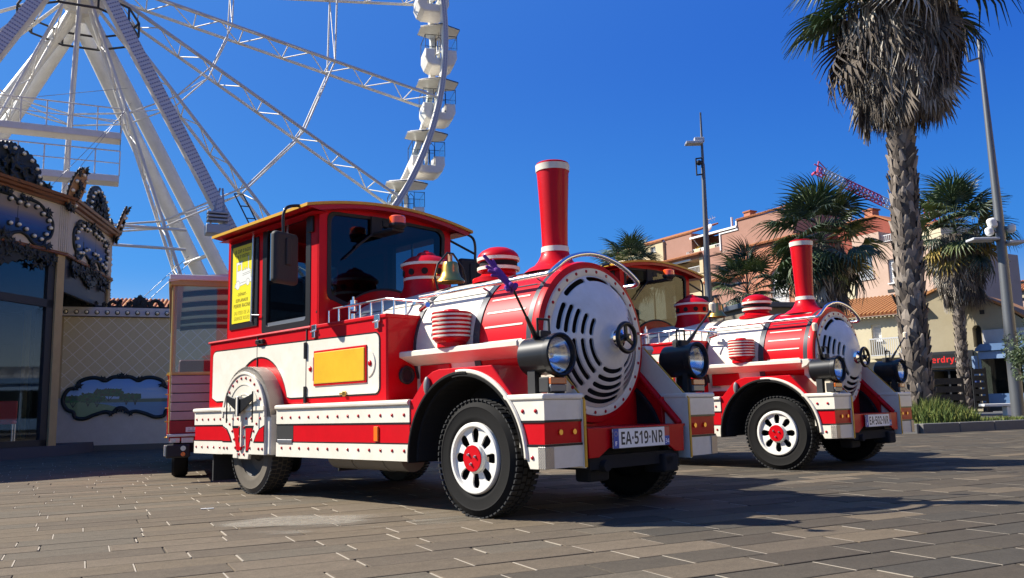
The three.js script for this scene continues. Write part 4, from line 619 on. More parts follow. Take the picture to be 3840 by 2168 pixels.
// ---------------------------------------------------------------- decorated panel wall beside the carousel
{
  const t = thing('decorated_fence', 'beige lattice-painted fence wall with a framed pine landscape, beside the carousel', 'fence', [-9.65, 0, -18.62], Math.atan2(.384, .923));
  const latTex = canvasTex(512, 512, (x, w, h) => { x.fillStyle = '#d6c493'; x.fillRect(0, 0, w, h); for (let i = 0; i < 5000; i++) { x.fillStyle = `rgba(${150 + rnd() * 60},${130 + rnd() * 50},${90 + rnd() * 40},.15)`; x.fillRect(rnd() * w, rnd() * h, 3 + rnd() * 8, 3 + rnd() * 8); } x.strokeStyle = '#efe6cf'; x.lineWidth = 26; x.setLineDash([7, 3]); for (const [a, b, c, d] of [[0, 0, w, h], [0, h, w, 0]]) { x.beginPath(); x.moveTo(a, b); x.lineTo(c, d); x.stroke(); } });
  latTex.wrapS = latTex.wrapT = THREE.RepeatWrapping; latTex.repeat.set(1 / .30, 1 / .30);
  const lat = std(0xffffff, 0.75, { map: latTex });
  mesh('wall_panel', box(-.36, 7.2, .12, 1.15, -.12, 0), CM.cream, t);
  mesh('lattice_panel', box(-.20, 7.2, 1.15, 2.94, -.118, .002), lat, t);
  mesh('plain_edge', box(-.36, -.20, 1.15, 2.94, -.118, .004), CM.ochre, t);
  mesh('base_rail', box(-.3, 7.2, 0, .12, -.16, .02), std([0.12, 0.11, 0.08], 0.8), t);
  mesh('bulb_board', rbox(-.38, 7.2, 2.95, 3.15, -.13, .05, .01), std([0.62, 0.60, 0.58], 0.6, { map: rep(nzPatch, 1, true) }), t);
  mesh('board_trim', box(-.39, 7.2, 2.935, 2.952, -.13, .055), CM.navy, t);
  for (let k = 0; k < 28; k++) bulb(t, -.17 + k * .2055, 3.035, .10);
  // scrolled cresting along the top
  for (let k = 0; k < 5; k++) {
    const cx = -.05 + k * 1.36, o = part('carved_scroll', t), l = [];
    mesh('shell', slab(lobed(arcPts(cx, 3.26, .19, 0, 360, 14).slice(0, -1).map(([x, y]) => [x, 3.26 + (y - 3.26) * .95]).reverse(), .03, .08), -.05, .03, .012), CM.carve, o);
    leafLumps(l, [[cx, 3.28, 1.6], [cx - .07, 3.22, 1.2], [cx + .07, 3.22, 1.2], [cx, 3.42, .9]], .04, .05); mesh('shell_leaves', l, CM.carve, o);
    for (const s of [1, -1]) {
      mesh('scroll', [new THREE.TorusGeometry(.095, .042, 8, 20, 4.7).rotateZ(s > 0 ? .4 : 2.0).translate(cx + s * .33, 3.235, 0), tube([[cx + s * .16, 3.30, 0], [cx + s * .24, 3.17, 0], [cx + s * .34, 3.14, 0]], .045, 10, 6)], CM.carve, o);
      mesh('scroll', [new THREE.TorusGeometry(.075, .038, 8, 18, 4.6).rotateZ(s > 0 ? 2.4 : 0.2).translate(cx + s * .55, 3.215, 0), tube([[cx + s * .40, 3.27, .01], [cx + s * .47, 3.17, .01], [cx + s * .66, 3.15, 0]], .042, 10, 6)], CM.carve, o);
      const lf = []; leafLumps(lf, [[cx + s * .22, 3.24, 1.3], [cx + s * .44, 3.26, 1.2], [cx + s * .64, 3.22, 1.1], [cx + s * .33, 3.16, 1]], .02, .05); mesh('scroll_leaves', lf, CM.carve, o);
    }
    mesh('ground_leaf', slab(lobed([[cx - .66, 3.1], [cx - .66, 3.16], [cx, 3.2], [cx + .66, 3.16], [cx + .66, 3.1]].reverse(), .02, .08), -.03, .02, .008), CM.carve, o);
  }
  // landscape in a carved frame
  const fp = part('framed_landscape', t);
  const half = [[1.0, 1.60], [1.18, 1.60], [1.34, 1.52], [1.48, 1.58], [1.66, 1.58], [1.84, 1.50], [1.90, 1.38], [2.04, 1.34], [2.13, 1.2], [2.14, 1.05], [2.05, .90], [1.93, .84], [1.90, .74], [1.72, .70], [1.52, .78], [1.3, .84], [1.16, .82], [1.08, .90], [1.0, .92]];
  const outline = [...half, ...half.slice(1, -1).reverse().map(([x, y]) => [2 - x, y])].reverse(), cc = [1.0, 1.18], sc = (f, g) => outline.map(([x, y]) => [cc[0] + (x - cc[0]) * f, cc[1] + (y - cc[1]) * g]);
  { const g = new THREE.ShapeGeometry(shapeOf(outline)).translate(0, 0, .016), pp = g.attributes.position, uv = []; for (let i = 0; i < pp.count; i++) uv.push((pp.getX(i) + .15) / 2.3, (pp.getY(i) - .68) / .95); g.setAttribute('uv', new THREE.Float32BufferAttribute(uv, 2)); const o = new THREE.Mesh(g, phys(0xffffff, { map: landscapeTex, roughness: 0.35, clearcoat: 0.3 })); o.name = 'landscape_picture'; o.receiveShadow = true; fp.add(o); }
  mesh('carved_frame', tube(outline.map(([x, y]) => [x, y, .02]), .042, 150, 8, true), CM.carve, fp);
  const l = []; leafLumps(l, [[1, 1.64, 1.3], [.9, 1.62], [1.1, 1.62], [.66, 1.55, 1.3], [1.34, 1.55, 1.3], [.6, 1.58], [1.4, 1.58], [.16, 1.42, 1.5], [.10, 1.36, 1.2], [1.84, 1.42, 1.5], [1.0, .88, 1.2], [.9, .84], [1.1, .84], [.8, .78], [1.2, .78]], .045, .055); mesh('carved_leaves', l, CM.carve, fp);
}
// ---------------------------------------------------------------- giant wheel: eighteen truss spokes between two rims, thirty-six gondolas
{
  const H = [-17.646, 19.25, -33.263], D = 1.7, Rr = 16.25;
  const fw = { white: std([0.72, 0.70, 0.64], 0.5, { map: rep(nzPatch, 0.4, true) }), tub: paint([0.78, 0.75, 0.68]), dark: std([0.03, 0.03, 0.035], 0.6), led: std([0.50, 0.51, 0.55], 0.6), ledDot: phys([0.22, 0.23, 0.32], { roughness: 0.3 }), steel: std([0.34, 0.34, 0.35], 0.5, { metalness: 0.6 }) };
  const t = thing('ferris_wheel', 'giant white ferris wheel with truss spokes behind the carousel', 'ferris wheel', H, R(26));   // local x in the wheel plane to the right, z towards the camera
  const P = (a, r, z) => [r * Math.cos(R(a)), r * Math.sin(R(a)), z];
  // rims
  for (const [z, nm] of [[0, 'front_rim'], [-D, 'back_rim']]) {
    const g = []; const n = 72;
    const prof = latheS([[Rr - .14, -.13], [Rr + .14, -.13], [Rr + .14, .13], [Rr - .14, .13], [Rr - .14, -.13]], 144).rotateX(Math.PI / 2).translate(0, 0, z);
    const rim = mesh(nm, prof, fw.white, t);
    if (z === 0) { mesh('light_strip', latheS([[Rr - .11, .131], [Rr - .11, .14], [Rr + .11, .14], [Rr + .11, .131]], 144).rotateX(Math.PI / 2), fw.led, rim); const dots = []; for (let k = 0; k < 400; k++) { const a = 20 - k * .28; for (const q of [-.055, .055]) dots.push(new THREE.BoxGeometry(.045, .045, .012).translate(...P(a + (q > 0 ? .14 : 0), Rr + q, .145))); } const o = mesh('strip_lamps', dots, fw.ledDot, rim); o.userData.kind = 'stuff'; }
  }
  // rim ties
  for (let k = 0; k < 36; k++) { const a = -7.4 + 5 + k * 10; mesh('rim_tie', [bar(P(a, Rr, 0), P(a + 1.2, Rr, -D), .05, 6)], fw.white, t); }
  // spokes
  for (let k = 0; k < 18; k++) {
    const a = -11.5 + k * 20, s = part('spoke', t), seen = a < 30 || a > 225;
    mesh('front_chord', bar(P(a, 1.0, -.1), P(a, Rr, 0), .075, 8), fw.white, s);
    mesh('back_chord', bar(P(a, 1.0, -D + .1), P(a, Rr, -D), .075, 8), fw.white, s);
    if (!seen) continue;
    mesh('light_strip', [(() => { const q = box(1.2, Rr - .3, -.035, .035, .07, .085); q.rotateZ(R(a)); return q; })()], fw.led, s);
    let f = true; const st = 1.02; for (let r = 1.6; r + st < Rr; r += st) { mesh('brace', bar(P(a, r, f ? -.05 : -D + .05), P(a, r + st, f ? -D + .05 : -.05), .028, 6), fw.white, s); if (Math.round(r / st) % 2) mesh('strut', bar(P(a, r, -.05), P(a, r, -D + .05), .028, 6), fw.white, s); f = !f; }
  }
  for (let k = 0; k < 18; k++) { const a = -11.5 + k * 20; if (!(a < 30 || a > 205)) continue; for (const [r, w] of [[10.95, .045], [6.2, .035]]) { const g = part('ring_segment', t); mesh('front_tie', bar(P(a, r, -.1), P(a + 20, r, -.1), w, 6), fw.white, g); mesh('back_tie', bar(P(a, r, -D + .1), P(a + 20, r, -D + .1), w, 6), fw.white, g); mesh('cross_tie', bar(P(a, r, -.1), P(a + 20, r, -D + .1), .025, 6), fw.white, g); } }
  // hub
  mesh('hub', [new THREE.CylinderGeometry(.75, .75, D + 3.6, 32).rotateX(Math.PI / 2).translate(0, 0, -D / 2), new THREE.CylinderGeometry(1.15, 1.15, .3, 32).rotateX(Math.PI / 2).translate(0, 0, 0), new THREE.CylinderGeometry(1.15, 1.15, .3, 32).rotateX(Math.PI / 2).translate(0, 0, -D)], fw.white, t);
  { const g = [], n = 10; for (const [r, z, y] of [[2.3, -D / 2, -1.5], [2.3, -D / 2, -2.1]]) for (let k = 0; k < n; k++) { const a = R(k * 36), b = R(k * 36 + 36); g.push(bar([r * Math.cos(a), y, z + r * Math.sin(a)], [r * Math.cos(b), y, z + r * Math.sin(b)], .05, 6)); if (y < -2) g.push(bar([r * Math.cos(a), y, z + r * Math.sin(a)], [r * Math.cos(a), y + .6, z + r * Math.sin(a)], .05, 6)); } mesh('service_ring', g, fw.dark, t); }
  // support legs
  const y0 = -H[1] + .05;
  const leg = (nm, a, b, r, strip) => { const l = part(nm, t); mesh('leg_tube', bar(a, b, r, 20), fw.white, l); if (strip) { const A = V3(...a), B = V3(...b), d = B.clone().sub(A), L = d.length(); const g = new THREE.BoxGeometry(r * 1.5, L, .03).translate(0, -L / 2, r + .02); const dots = []; for (let k = 0; k < L / .16; k++) for (let m = 0; m < 5; m++) dots.push(new THREE.BoxGeometry(.065, .05, .012).translate(-r * .62 + m * r * .31, -k * .16 - .1, r + .041)); const q = new THREE.Quaternion().setFromUnitVectors(V3(0, -1, 0), d.normalize()); const gg = g.applyQuaternion(q).translate(...a); mesh('light_panel', gg, fw.led, l); const o = mesh('panel_lamps', merge(dots).applyQuaternion(q).translate(...a), fw.ledDot, l); o.userData.kind = 'stuff'; } };
  leg('support_leg', [.15, 0, 1.6], [10.3, y0, 1.9], .30, true); leg('support_leg', [-.15, 0, 1.6], [-10.4, y0, 1.9], .30, true);
  leg('support_leg', [.1, -.2, -D - 1.3], [10.0, y0, -3.0], .29); leg('support_leg', [-.1, -.2, -D - 1.3], [-10.6, y0, -3.0], .29);
  leg('support_leg', [-.1, -.4, -4.5], [9.0, y0, -4.5], .33); leg('support_leg', [-.3, -.4, -4.5], [-9.2, y0, -4.5], .33);
  for (const y of [-11.2, -12.6]) { const x = 9.4 * y / y0; mesh('leg_clamp', bar([x - .75, y - .25, -4.2], [x + .55, y + .2, -3.0], .09, 10), fw.white, t); }
  { const x = 10.3 * 10.6 / 19.2; mesh('leg_ladder', [...[0, .35].map((o) => bar([x + .4 + o, -9.4, 1.7], [x + 3.2 + o, -15.0, 1.8], .03, 6)), ...Array.from({ length: 12 }, (_, k) => bar([x + .4 + k * .25, -9.4 - k * .5, 1.7], [x + .75 + k * .25, -9.4 - k * .5, 1.7], .025, 6))], fw.dark, t); mesh('winch_box', [rbox(x - .75, x + .15, -11.3, -10.9, 1.8, 2.5, .05), ...[0, .25, .5].map((o) => rbox(x - .7, x + .1, -10.75 + o * .6, -10.65 + o * .6, 1.9, 2.4, .03)), bar([x - .6, -11, 2.2], [x - .2, -9.3, 2], .04), bar([x, -11, 2.2], [x - .1, -9.3, 2], .04)], fw.steel, t); }
  for (const y of [-11.0, -11.8]) mesh('leg_brace', bar([4.3, y, 1.3], [-10.2 * y / y0, y + .1, 1.6], .06, 8), fw.white, t);
  // gangways hung between the legs
  for (const [y, z, x1] of [[-7.25, 1.2, 1.75], [-9.0, 1.2, 1.73]]) {
    const g = part('gangway', t); mesh('deck_beam', rbox(-5.5, x1, y - .28, y, z - .5, z + .3, .03), fw.white, g);
    mesh('guard_rail', [bar([-5.5, y + 1.0, z + .25], [x1, y + 1.0, z + .25], .028, 6), bar([-5.5, y + .5, z + .25], [x1, y + .5, z + .25], .022, 6)], fw.white, g);
    for (let k = 0; k < 9; k++) mesh('rail_post', bar([x1 - k * .88, y, z + .25], [x1 - k * .88, y + 1.0, z + .25], .028, 6), fw.white, g);
  }
  mesh('hanging_wire', [bar([1.7, -6.2, 1.4], [1.74, -9, 1.4], .012, 5)], fw.dark, t); mesh('stay_cable', bar([-1.2, -6.2, 1.6], [1.9, -5.4 + 0, 1.6], .012, 5), fw.steel, t);
  mesh('stay_cable', bar([2.0, -6.2, 1.6], [-1.0, -10.2, 1.6], .010, 5), fw.steel, t); mesh('stay_cable', bar([2.05, -6.0, 1.6], [-.6, -10.4, 1.6], .010, 5), fw.steel, t);
  mesh('stay_cable', bar([4.4, -12.1, 1.5], [1.2, -15.5, 1.5], .012, 5), fw.steel, t); mesh('stay_cable', bar([4.5, -12.3, 1.5], [1.6, -15.4, 1.5], .012, 5), fw.steel, t);
  // gondolas: cream tub, panes, dark-edged canopy
  let proto = null;
  function gondola(a, label) {
    const p = V3(...P(a, Rr, -D / 2)).applyAxisAngle(V3(0, 1, 0), R(26)).add(V3(...H)), pos = [p.x, p.y, p.z];
    if (proto) { const c = proto.clone(); c.name = numbered('gondola'); c.position.set(...pos); c.userData = { label, category: 'gondola', group: 'gondolas hanging on the ferris wheel' }; scene.add(c); return; }
    const g = proto = thing('gondola', label, 'gondola', pos, R(16), 'gondolas hanging on the ferris wheel');
    const w = .80, d = .68, tub = (x0, x1) => slab([[x0, -2.0], [x0, -1.55], [x0, -1.38]].concat([[x1, -1.38], [x1, -1.55], [x1, -2.0]]), -d, d, .05);
    const hull = [[-w, -1.32], [-w - .02, -1.75], [-w + .12, -2.08], [-w + .35, -2.22], [w - .35, -2.22], [w - .12, -2.08], [w + .02, -1.75], [w, -1.32], [.28, -1.32], [.28, -1.78], [-.28, -1.78], [-.28, -1.32]].reverse();
    mesh('tub', slab(hull, -d, d, .09, [], 3), fw.tub, g);
    mesh('canopy', (() => { const q = new THREE.CylinderGeometry(.98, 1.145, .13, 6).scale(1, 1, .86).translate(0, -.1, 0); return q; })(), fw.tub, g);
    mesh('canopy_edge', (() => { const q = new THREE.CylinderGeometry(1.15, 1.17, .06, 6, 1, true).scale(1, 1, .86).translate(0, -.135, 0); return q; })(), fw.dark, g);
    for (const s of [-1, 1]) mesh('pane', box(s * (w - .02), s * (w - .005), -1.34, -.62, -d + .05, d - .05), M.clear, g); for (const s of [-1, 1]) for (const q of [-1, 1]) mesh('pane', box(s * .3, s * (w - .04), -1.34, -.62, q * (d - .03), q * (d - .02)), M.clear, g);
    mesh('pane_frame', [poly([[-w, -.62, d], [w, -.62, d], [w, -.62, -d], [-w, -.62, -d], [-w, -.62, d]], .015, 6), ...[[-w, d], [w, d], [w, -d], [-w, -d], [-.3, d], [.3, d], [-.3, -d], [.3, -d]].map(([x, z]) => bar([x, -1.34, z], [x, -.62, z], .014, 6))], fw.dark, g);
    mesh('door_gate', [poly([[-.27, -1.78, d], [-.27, -.85, d], [-.12, -.7, d], [0, -.85, d], [0, -1.78, d]], .014, 6), poly([[.27, -1.78, d], [.27, -.85, d], [.12, -.7, d], [.02, -.85, d], [.02, -1.78, d]], .014, 6), bar([-.27, -1.2, d], [.27, -1.2, d], .012, 6)], fw.dark, g);
    mesh('hanger', [bar([0, 0, -.8], [0, 0, .8], .05, 8), bar([0, 0, -.7], [0, -2.0, -.1], .035, 6), bar([0, 0, .7], [0, -2.0, .1], .035, 6), bar([0, -.1, 0], [0, -2.1, 0], .04, 8)], fw.white, g);
  }
  const names = [[3, 'cream gondola just above the top edge of the picture'], [2, 'cream gondola cut by the top edge of the picture, highest on the wheel rim'], [1, 'topmost whole cream gondola on the wheel rim'], [0, 'second whole cream gondola from the top, where a spoke meets the rim'], [-1, 'third whole cream gondola from the top of the wheel rim'], [-2, 'lowest visible cream gondola on the rim, half hidden by the cab roof'], [-3, 'cream gondola hidden behind the cab of the near locomotive']];
  for (const [k, label] of names) gondola(-7.4 + k * 10, label);
}
// ---------------------------------------------------------------- houses across the road
const plaster = (c, o = {}) => std(c, 0.9, { map: rep(nzPatch, 0.16, true), bumpMap: rep(nzFine, 0.5), bumpScale: 0.006, ...o });
const BM = { cream: plaster([0.56, 0.45, 0.28]), pink: plaster([0.35, 0.185, 0.135]), salmon: plaster([0.46, 0.185, 0.11]), pale: plaster([0.50, 0.35, 0.27]), tan: plaster([0.38, 0.325, 0.215]), pcream: plaster([0.60, 0.53, 0.36]), red: plaster([0.24, 0.055, 0.035]), tile: std([0.36, 0.125, 0.045], 0.85, { map: rep(nzPatch, 0.9, true) }), tile2: std([0.44, 0.19, 0.06], 0.85, { map: rep(nzPatch, 0.9, true) }), tileDark: std([0.26, 0.08, 0.03], 0.85), white: std([0.70, 0.69, 0.66], 0.6), shutter: std([0.62, 0.61, 0.58], 0.6), glass: phys([0.10, 0.12, 0.14], { roughness: 0.05, metalness: 0, clearcoat: 1 }), dark: std([0.03, 0.03, 0.03], 0.9), rail: std([0.55, 0.55, 0.54], 0.5), orange: std([0.55, 0.17, 0.04], 0.8), navy: std([0.012, 0.014, 0.018], 0.5), blue: std([0.10, 0.19, 0.36], 0.6, { map: rep(nzPatch, 0.5, true) }), blue2: std([0.19, 0.29, 0.46], 0.6), green: std([0.05, 0.10, 0.03], 0.9), yellow: std([0.55, 0.38, 0.03], 0.8) };
const rectP = (a, b, c, d) => [[a, c], [b, c], [b, d], [a, d]];
function building(name, label, o, ex, ez, group) { return thing(name, label, 'building', o, Math.atan2(-ez, ex), group); }
function windowOf(parent, a, b, c, d, z, kind) {
  const w = part('window', parent);
  mesh('pane', box(a + .05, b - .05, c + .05, d - .05, z - .26, z - .24), kind === 'shutter' ? BM.shutter : BM.glass, w);
  mesh('frame', slab(rectP(a, b, c, d), z - .25, z - .16, 0, [rectP(a + .08, b - .08, c + .08, d - .08).reverse()]), BM.white, w);
  if (kind === 'shutter') for (let y = c + .15; y < d - .1; y += .2) mesh('shutter_slat', box(a + .08, b - .08, y, y + .16, z - .24, z - .215), BM.shutter, w);
  else mesh('mullion', box((a + b) / 2 - .03, (a + b) / 2 + .03, c + .05, d - .05, z - .24, z - .17), BM.white, w);
  mesh('sill', box(a - .08, b + .08, c - .1, c, z - .05, z + .1), BM.white, w); return w;
}
function railing(parent, a, b, c, d, z, step = .16) { const r = part('railing', parent); mesh('top_rail', box(a, b, d - .07, d, z - .03, z + .03), BM.rail, r); mesh('bottom_rail', box(a, b, c, c + .05, z - .025, z + .025), BM.rail, r); for (let x = a; x <= b + .01; x += step) mesh('baluster', box(x - .018, x + .018, c, d - .05, z - .018, z + .018), BM.rail, r); }
// pantile roof slope: round-backed courses side by side, rising away from the wall
function tiles(parent, a, b, y0, z0, run, rise, m = BM.tile, pitch = .24) {
  const r = part('tiled_roof', parent), L = Math.hypot(run, rise), ang = Math.atan2(rise, run);
  mesh('roof_deck', new THREE.BoxGeometry(b - a, .08, L).translate((a + b) / 2, -.05, -L / 2).rotateX(ang).translate(0, y0, z0), BM.tileDark, r);
  const ridge = new THREE.CylinderGeometry(pitch * .36, pitch * .44, L, 7, 1, false).rotateX(-Math.PI / 2).translate(0, 0, -L / 2); const n = Math.floor((b - a) / pitch);
  const lap = []; for (let k = 0; k < L / .42; k++) lap.push(new THREE.CylinderGeometry(pitch * .44, pitch * .36, .42, 7, 1, false).rotateX(-Math.PI / 2).rotateX(.035).translate(0, .012, -.21 - k * .42)); const g = clean(merge(lap)); boxUV(g);
  for (let k = 0; k <= n; k++) { const o = inst('tile_course', g, k % 3 ? m : BM.tile2, r, a + (k + .1) * (b - a) / n * .985, y0 + rr(-.01, .01), z0, ang, 0, 0); o.rotation.order = 'XYZ'; }
  return r;
}
{ // terraced apartment block, stepped, pink and cream
  const t = building('apartment_block', 'pink and cream terraced apartment block with tiled roof edges, behind the farther locomotive', [22.21, 0, -95], .515, .857);
  const wall = (nm, pts, z0, z1, m, holes = []) => mesh(nm, slab(pts, z0, z1, 0, holes.map((h) => h.slice().reverse())), m, t);
  wall('cream_wing', rectP(-16, -6.75, 0, 20.35), -9, .6, BM.cream, [rectP(-9.05, -8.1, 19.3, 20.0)]); windowOf(t, -9.05, -8.1, 19.3, 20.0, .6);
  tiles(t, -16, -6.75, 20.4, .75, 4.5, 1.5);
  wall('pink_upper_wall', rectP(-6.75, -2.1, 17.75, 20.45), -9, .3, BM.pink); tiles(t, -6.75, -2.0, 20.5, .4, 4, 1.35);
  // roof terrace with awning, parapet and planters
  wall('terrace_back', rectP(-2.1, 5.3, 17.4, 20.2), -9, -2.6, BM.pink); wall('terrace_floor', rectP(-3.4, 5.3, 17.3, 17.5), -2.6, .3, BM.pale);
  const aw = part('awning', t); mesh('awning_sheet', new THREE.BoxGeometry(7.3, .06, 3.2).rotateX(.18).translate(1.45, 20.05, -1.1), BM.orange, aw); mesh('awning_front', box(-2.2, 5.1, 19.68, 19.9, .42, .52), BM.white, aw); for (const x of [-1.7, 3.2]) mesh('awning_arm', bar([x, 19.7, .4], [x + .3, 18.4, -.5], .05, 6), BM.white, aw);
  wall('parapet', rectP(-3.4, 2.5, 17.35, 18.1), .05, .35, BM.pink); railing(t, -3.3, 2.4, 18.1, 18.5, .2, .3);
  for (const [x, m] of [[-2.6, BM.white], [-1.3, BM.pcream], [-.1, BM.white], [1.1, BM.pcream]]) { const p = part('planter', t); mesh('trough', rbox(x - .5, x + .5, 18.0, 18.42, -.1, .3, .04), m, p); const l = []; for (let k = 0; k < 22; k++) l.push(new THREE.ConeGeometry(.05, rr(.3, .8), 4).rotateZ(rr(-.8, .8)).rotateX(rr(-.5, .5)).translate(x + rr(-.45, .45), 18.6, rr(-.1, .2))); const o = mesh('plants', l, x < -1 && x > -2 ? BM.yellow : BM.green, p); o.userData.kind = 'stuff'; }
  wall('right_wall', [[2.5, 0], [12.6, 0], [12.6, 20.3], [5.0, 20.45], [5.0, 19.5], [2.5, 19.5]], -9, .3, BM.pink, [rectP(5.9, 12.55, 9.2, 17.1)]);
  mesh('terrace_trim', [box(2.4, 5.2, 19.4, 19.55, .2, .4)], BM.white, t); mesh('terrace_trim', box(2.42, 2.58, 17.6, 19.4, .2, .42), BM.white, t); mesh('terrace_trim', box(4.95, 5.12, 19.5, 20.4, .2, .42), BM.white, t);
  tiles(t, 5.1, 12.7, 20.5, .45, 4, 1.1); tiles(t, -2.0, 5.1, 20.35, -2.5, 3.2, 1.0);
  // balcony under the tiled canopy
  tiles(t, -6.9, -.5, 17.75, .9, 2.2, .7); wall('balcony_back', rectP(-6.7, -.5, 13.5, 17.6), -9, -1.9, BM.cream, [rectP(-1.95, -1.4, 15.95, 16.7)]); windowOf(t, -1.95, -1.4, 15.95, 16.7, -1.9); wall('balcony_slab', rectP(-6.8, -.4, 15.5, 15.7), -2, .3, BM.cream); wall('pillar', rectP(-.95, -.4, 0, 17.6), -.4, .35, BM.cream); railing(t, -6.6, -1.0, 15.7, 16.5, .2, .22); mesh('blind_box', box(-6.5, -2.3, 17.25, 17.45, .2, .5), BM.white, t);
  wall('middle_wall', rectP(-.4, 2.5, 0, 18.0), -9, .2, BM.pink); tiles(t, -.3, 5.9, 14.25, .9, .8, .3); wall('lower_left_wall', rectP(-16, -.95, 0, 13.6), -9, -.2, BM.cream, [rectP(-5, -3.8, 10.4, 12.6), rectP(-9, -7.8, 10.4, 12.6)]); windowOf(t, -5, -3.8, 10.4, 12.6, -.2, 'shutter'); windowOf(t, -9, -7.8, 10.4, 12.6, -.2, 'shutter');
  // salmon bay with arched shutter door
  const arch = (a, b, c, d) => [[a, c], [b, c], [b, d - .5], ...arcPts((a + b) / 2, d - .55, (b - a) / 2, 8, 172, 10).map(([x, y]) => [x, d - .55 + (y - d + .55) * .5]), [a, d - .5]];
  wall('salmon_bay', rectP(5.6, 12.9, 0, 17.05), -3, .65, BM.salmon, [arch(9.5, 11.8, 10.7, 14.35), rectP(9.5, 11.8, 7.6, 10.4), rectP(6.6, 7.4, 15.3, 16.2)]); windowOf(t, 6.6, 7.4, 15.3, 16.2, .65);
  tiles(t, 5.6, 12.9, 17.2, 1.0, 1.6, .5);
  const sd = part('shutter_door', t); for (let k = 0; k < 17; k++) mesh('shutter_slat', box(9.5, 11.8, 10.7 + k * .215, 10.7 + k * .215 + .19, .3, .36), BM.shutter, sd); railing(t, 9.4, 11.9, 10.6, 12.0, .85, .17); const s2 = part('shutter_door', t); for (let k = 0; k < 13; k++) mesh('shutter_slat', box(9.5, 11.8, 7.6 + k * .215, 7.6 + k * .215 + .19, .3, .36), BM.shutter, s2);
  const ch = part('chimney', t); mesh('stack', box(5.2, 6.1, 20.3, 21.35, -1.6, -.7), BM.salmon, ch); mesh('cap', box(5.1, 6.2, 21.35, 21.5, -1.7, -.6), BM.tile, ch); mesh('flue_pipe', bar([2.6, 20.4, -1.5], [2.6, 21.5, -1.5], .12, 10), BM.rail, t);
  const an = part('tv_aerial', t); mesh('mast', bar([-.6, 20.4, -1], [-.6, 22.0, -1], .05, 6), BM.rail, an); mesh('boom', [bar([-1.1, 21.8, -1], [.6, 21.9, -1], .03, 5), ...[-.9, -.5, -.1, .3].map((x) => bar([x, 21.6, -1.2], [x, 22.1, -.8], .025, 5))], BM.rail, an);
  const di = part('satellite_dish', t); mesh('dish', new THREE.SphereGeometry(.55, 18, 10, 0, 6.283, 0, .9).rotateX(1.3).translate(.0, 20.7, -.9), BM.white, di);
}
{ // pale pink house with terrace
  const t = building('pale_house', 'pale pink house with shuttered windows and a terrace rail, left of the tall palm', [31.05, 0, -75], .515, .857);
  mesh('front_wall', slab([[-.6, 0], [9.5, 0], [9.5, 12.6], [4.2, 13.9], [2.15, 14.4], [2.15, 15.35], [-.6, 15.35]], -8, 0, 0, [rectP(-.1, 1.3, 11.4, 13.5).reverse(), rectP(2.8, 3.65, 10.7, 12.75).reverse()]), BM.pale, t);
  mesh('upper_storey', box(2.15, 6.5, 13.5, 15.4, -8, -2.2), BM.pcream, t); mesh('side_wall', box(-1.5, -.6, 0, 12.9, -8, .12), BM.pcream, t); railing(t, 2.2, 6.0, 14.4, 15.0, -.3, .18);
  windowOf(t, -.1, 1.3, 11.4, 13.5, 0); railing(t, -.2, 1.4, 11.4, 12.1, .12, .14); windowOf(t, 2.8, 3.65, 10.7, 12.75, 0, 'shutter');
  mesh('vent_louvre', box(2.6, 3.5, 9.9, 10.15, 0, .05), BM.dark, t); tiles(t, 2.1, 6.6, 15.45, -2.1, 4, 1);
  const r = building('red_house', 'brick-red gabled house with chimney and white satellite dish, behind the pale pink house', [34.5, 0, -80], .515, .857);
  mesh('gable_wall', slab([[-5.2, 0], [5, 0], [5, 15.7], [.6, 18.0], [-2.6, 17.9], [-5.2, 16.6]], -8, 0), BM.red, r); tiles(r, -5.3, -2.4, 16.65, .2, .1, .05); const c2 = part('chimney', r); mesh('stack', box(-1.6, -.7, 17.4, 19.2, -2.4, -1.4), BM.salmon, c2); mesh('cap', box(-1.75, -.55, 19.2, 19.35, -2.5, -1.3), BM.tile, c2); const d2 = part('satellite_dish', r); mesh('dish', new THREE.SphereGeometry(.85, 20, 10, 0, 6.283, 0, .8).rotateX(1.35).rotateY(-.3).translate(-2.5, 18.7, -.9), BM.white, d2); mesh('dish_arm', bar([-2.5, 17.6, -1.0], [-2.5, 18.7, -1.2], .06, 6), BM.rail, d2); mesh('verge', slab([[-5.4, 16.6], [-2.65, 18.0], [.65, 18.1], [5.2, 15.75], [5.2, 15.9], [.65, 18.25], [-2.7, 18.15], [-5.4, 16.8]], -8.1, .2), BM.tile, r);
  mesh('boundary_wall', box(-16, -5.2, 0, 8.6, -6, -3), BM.pcream, r);
}
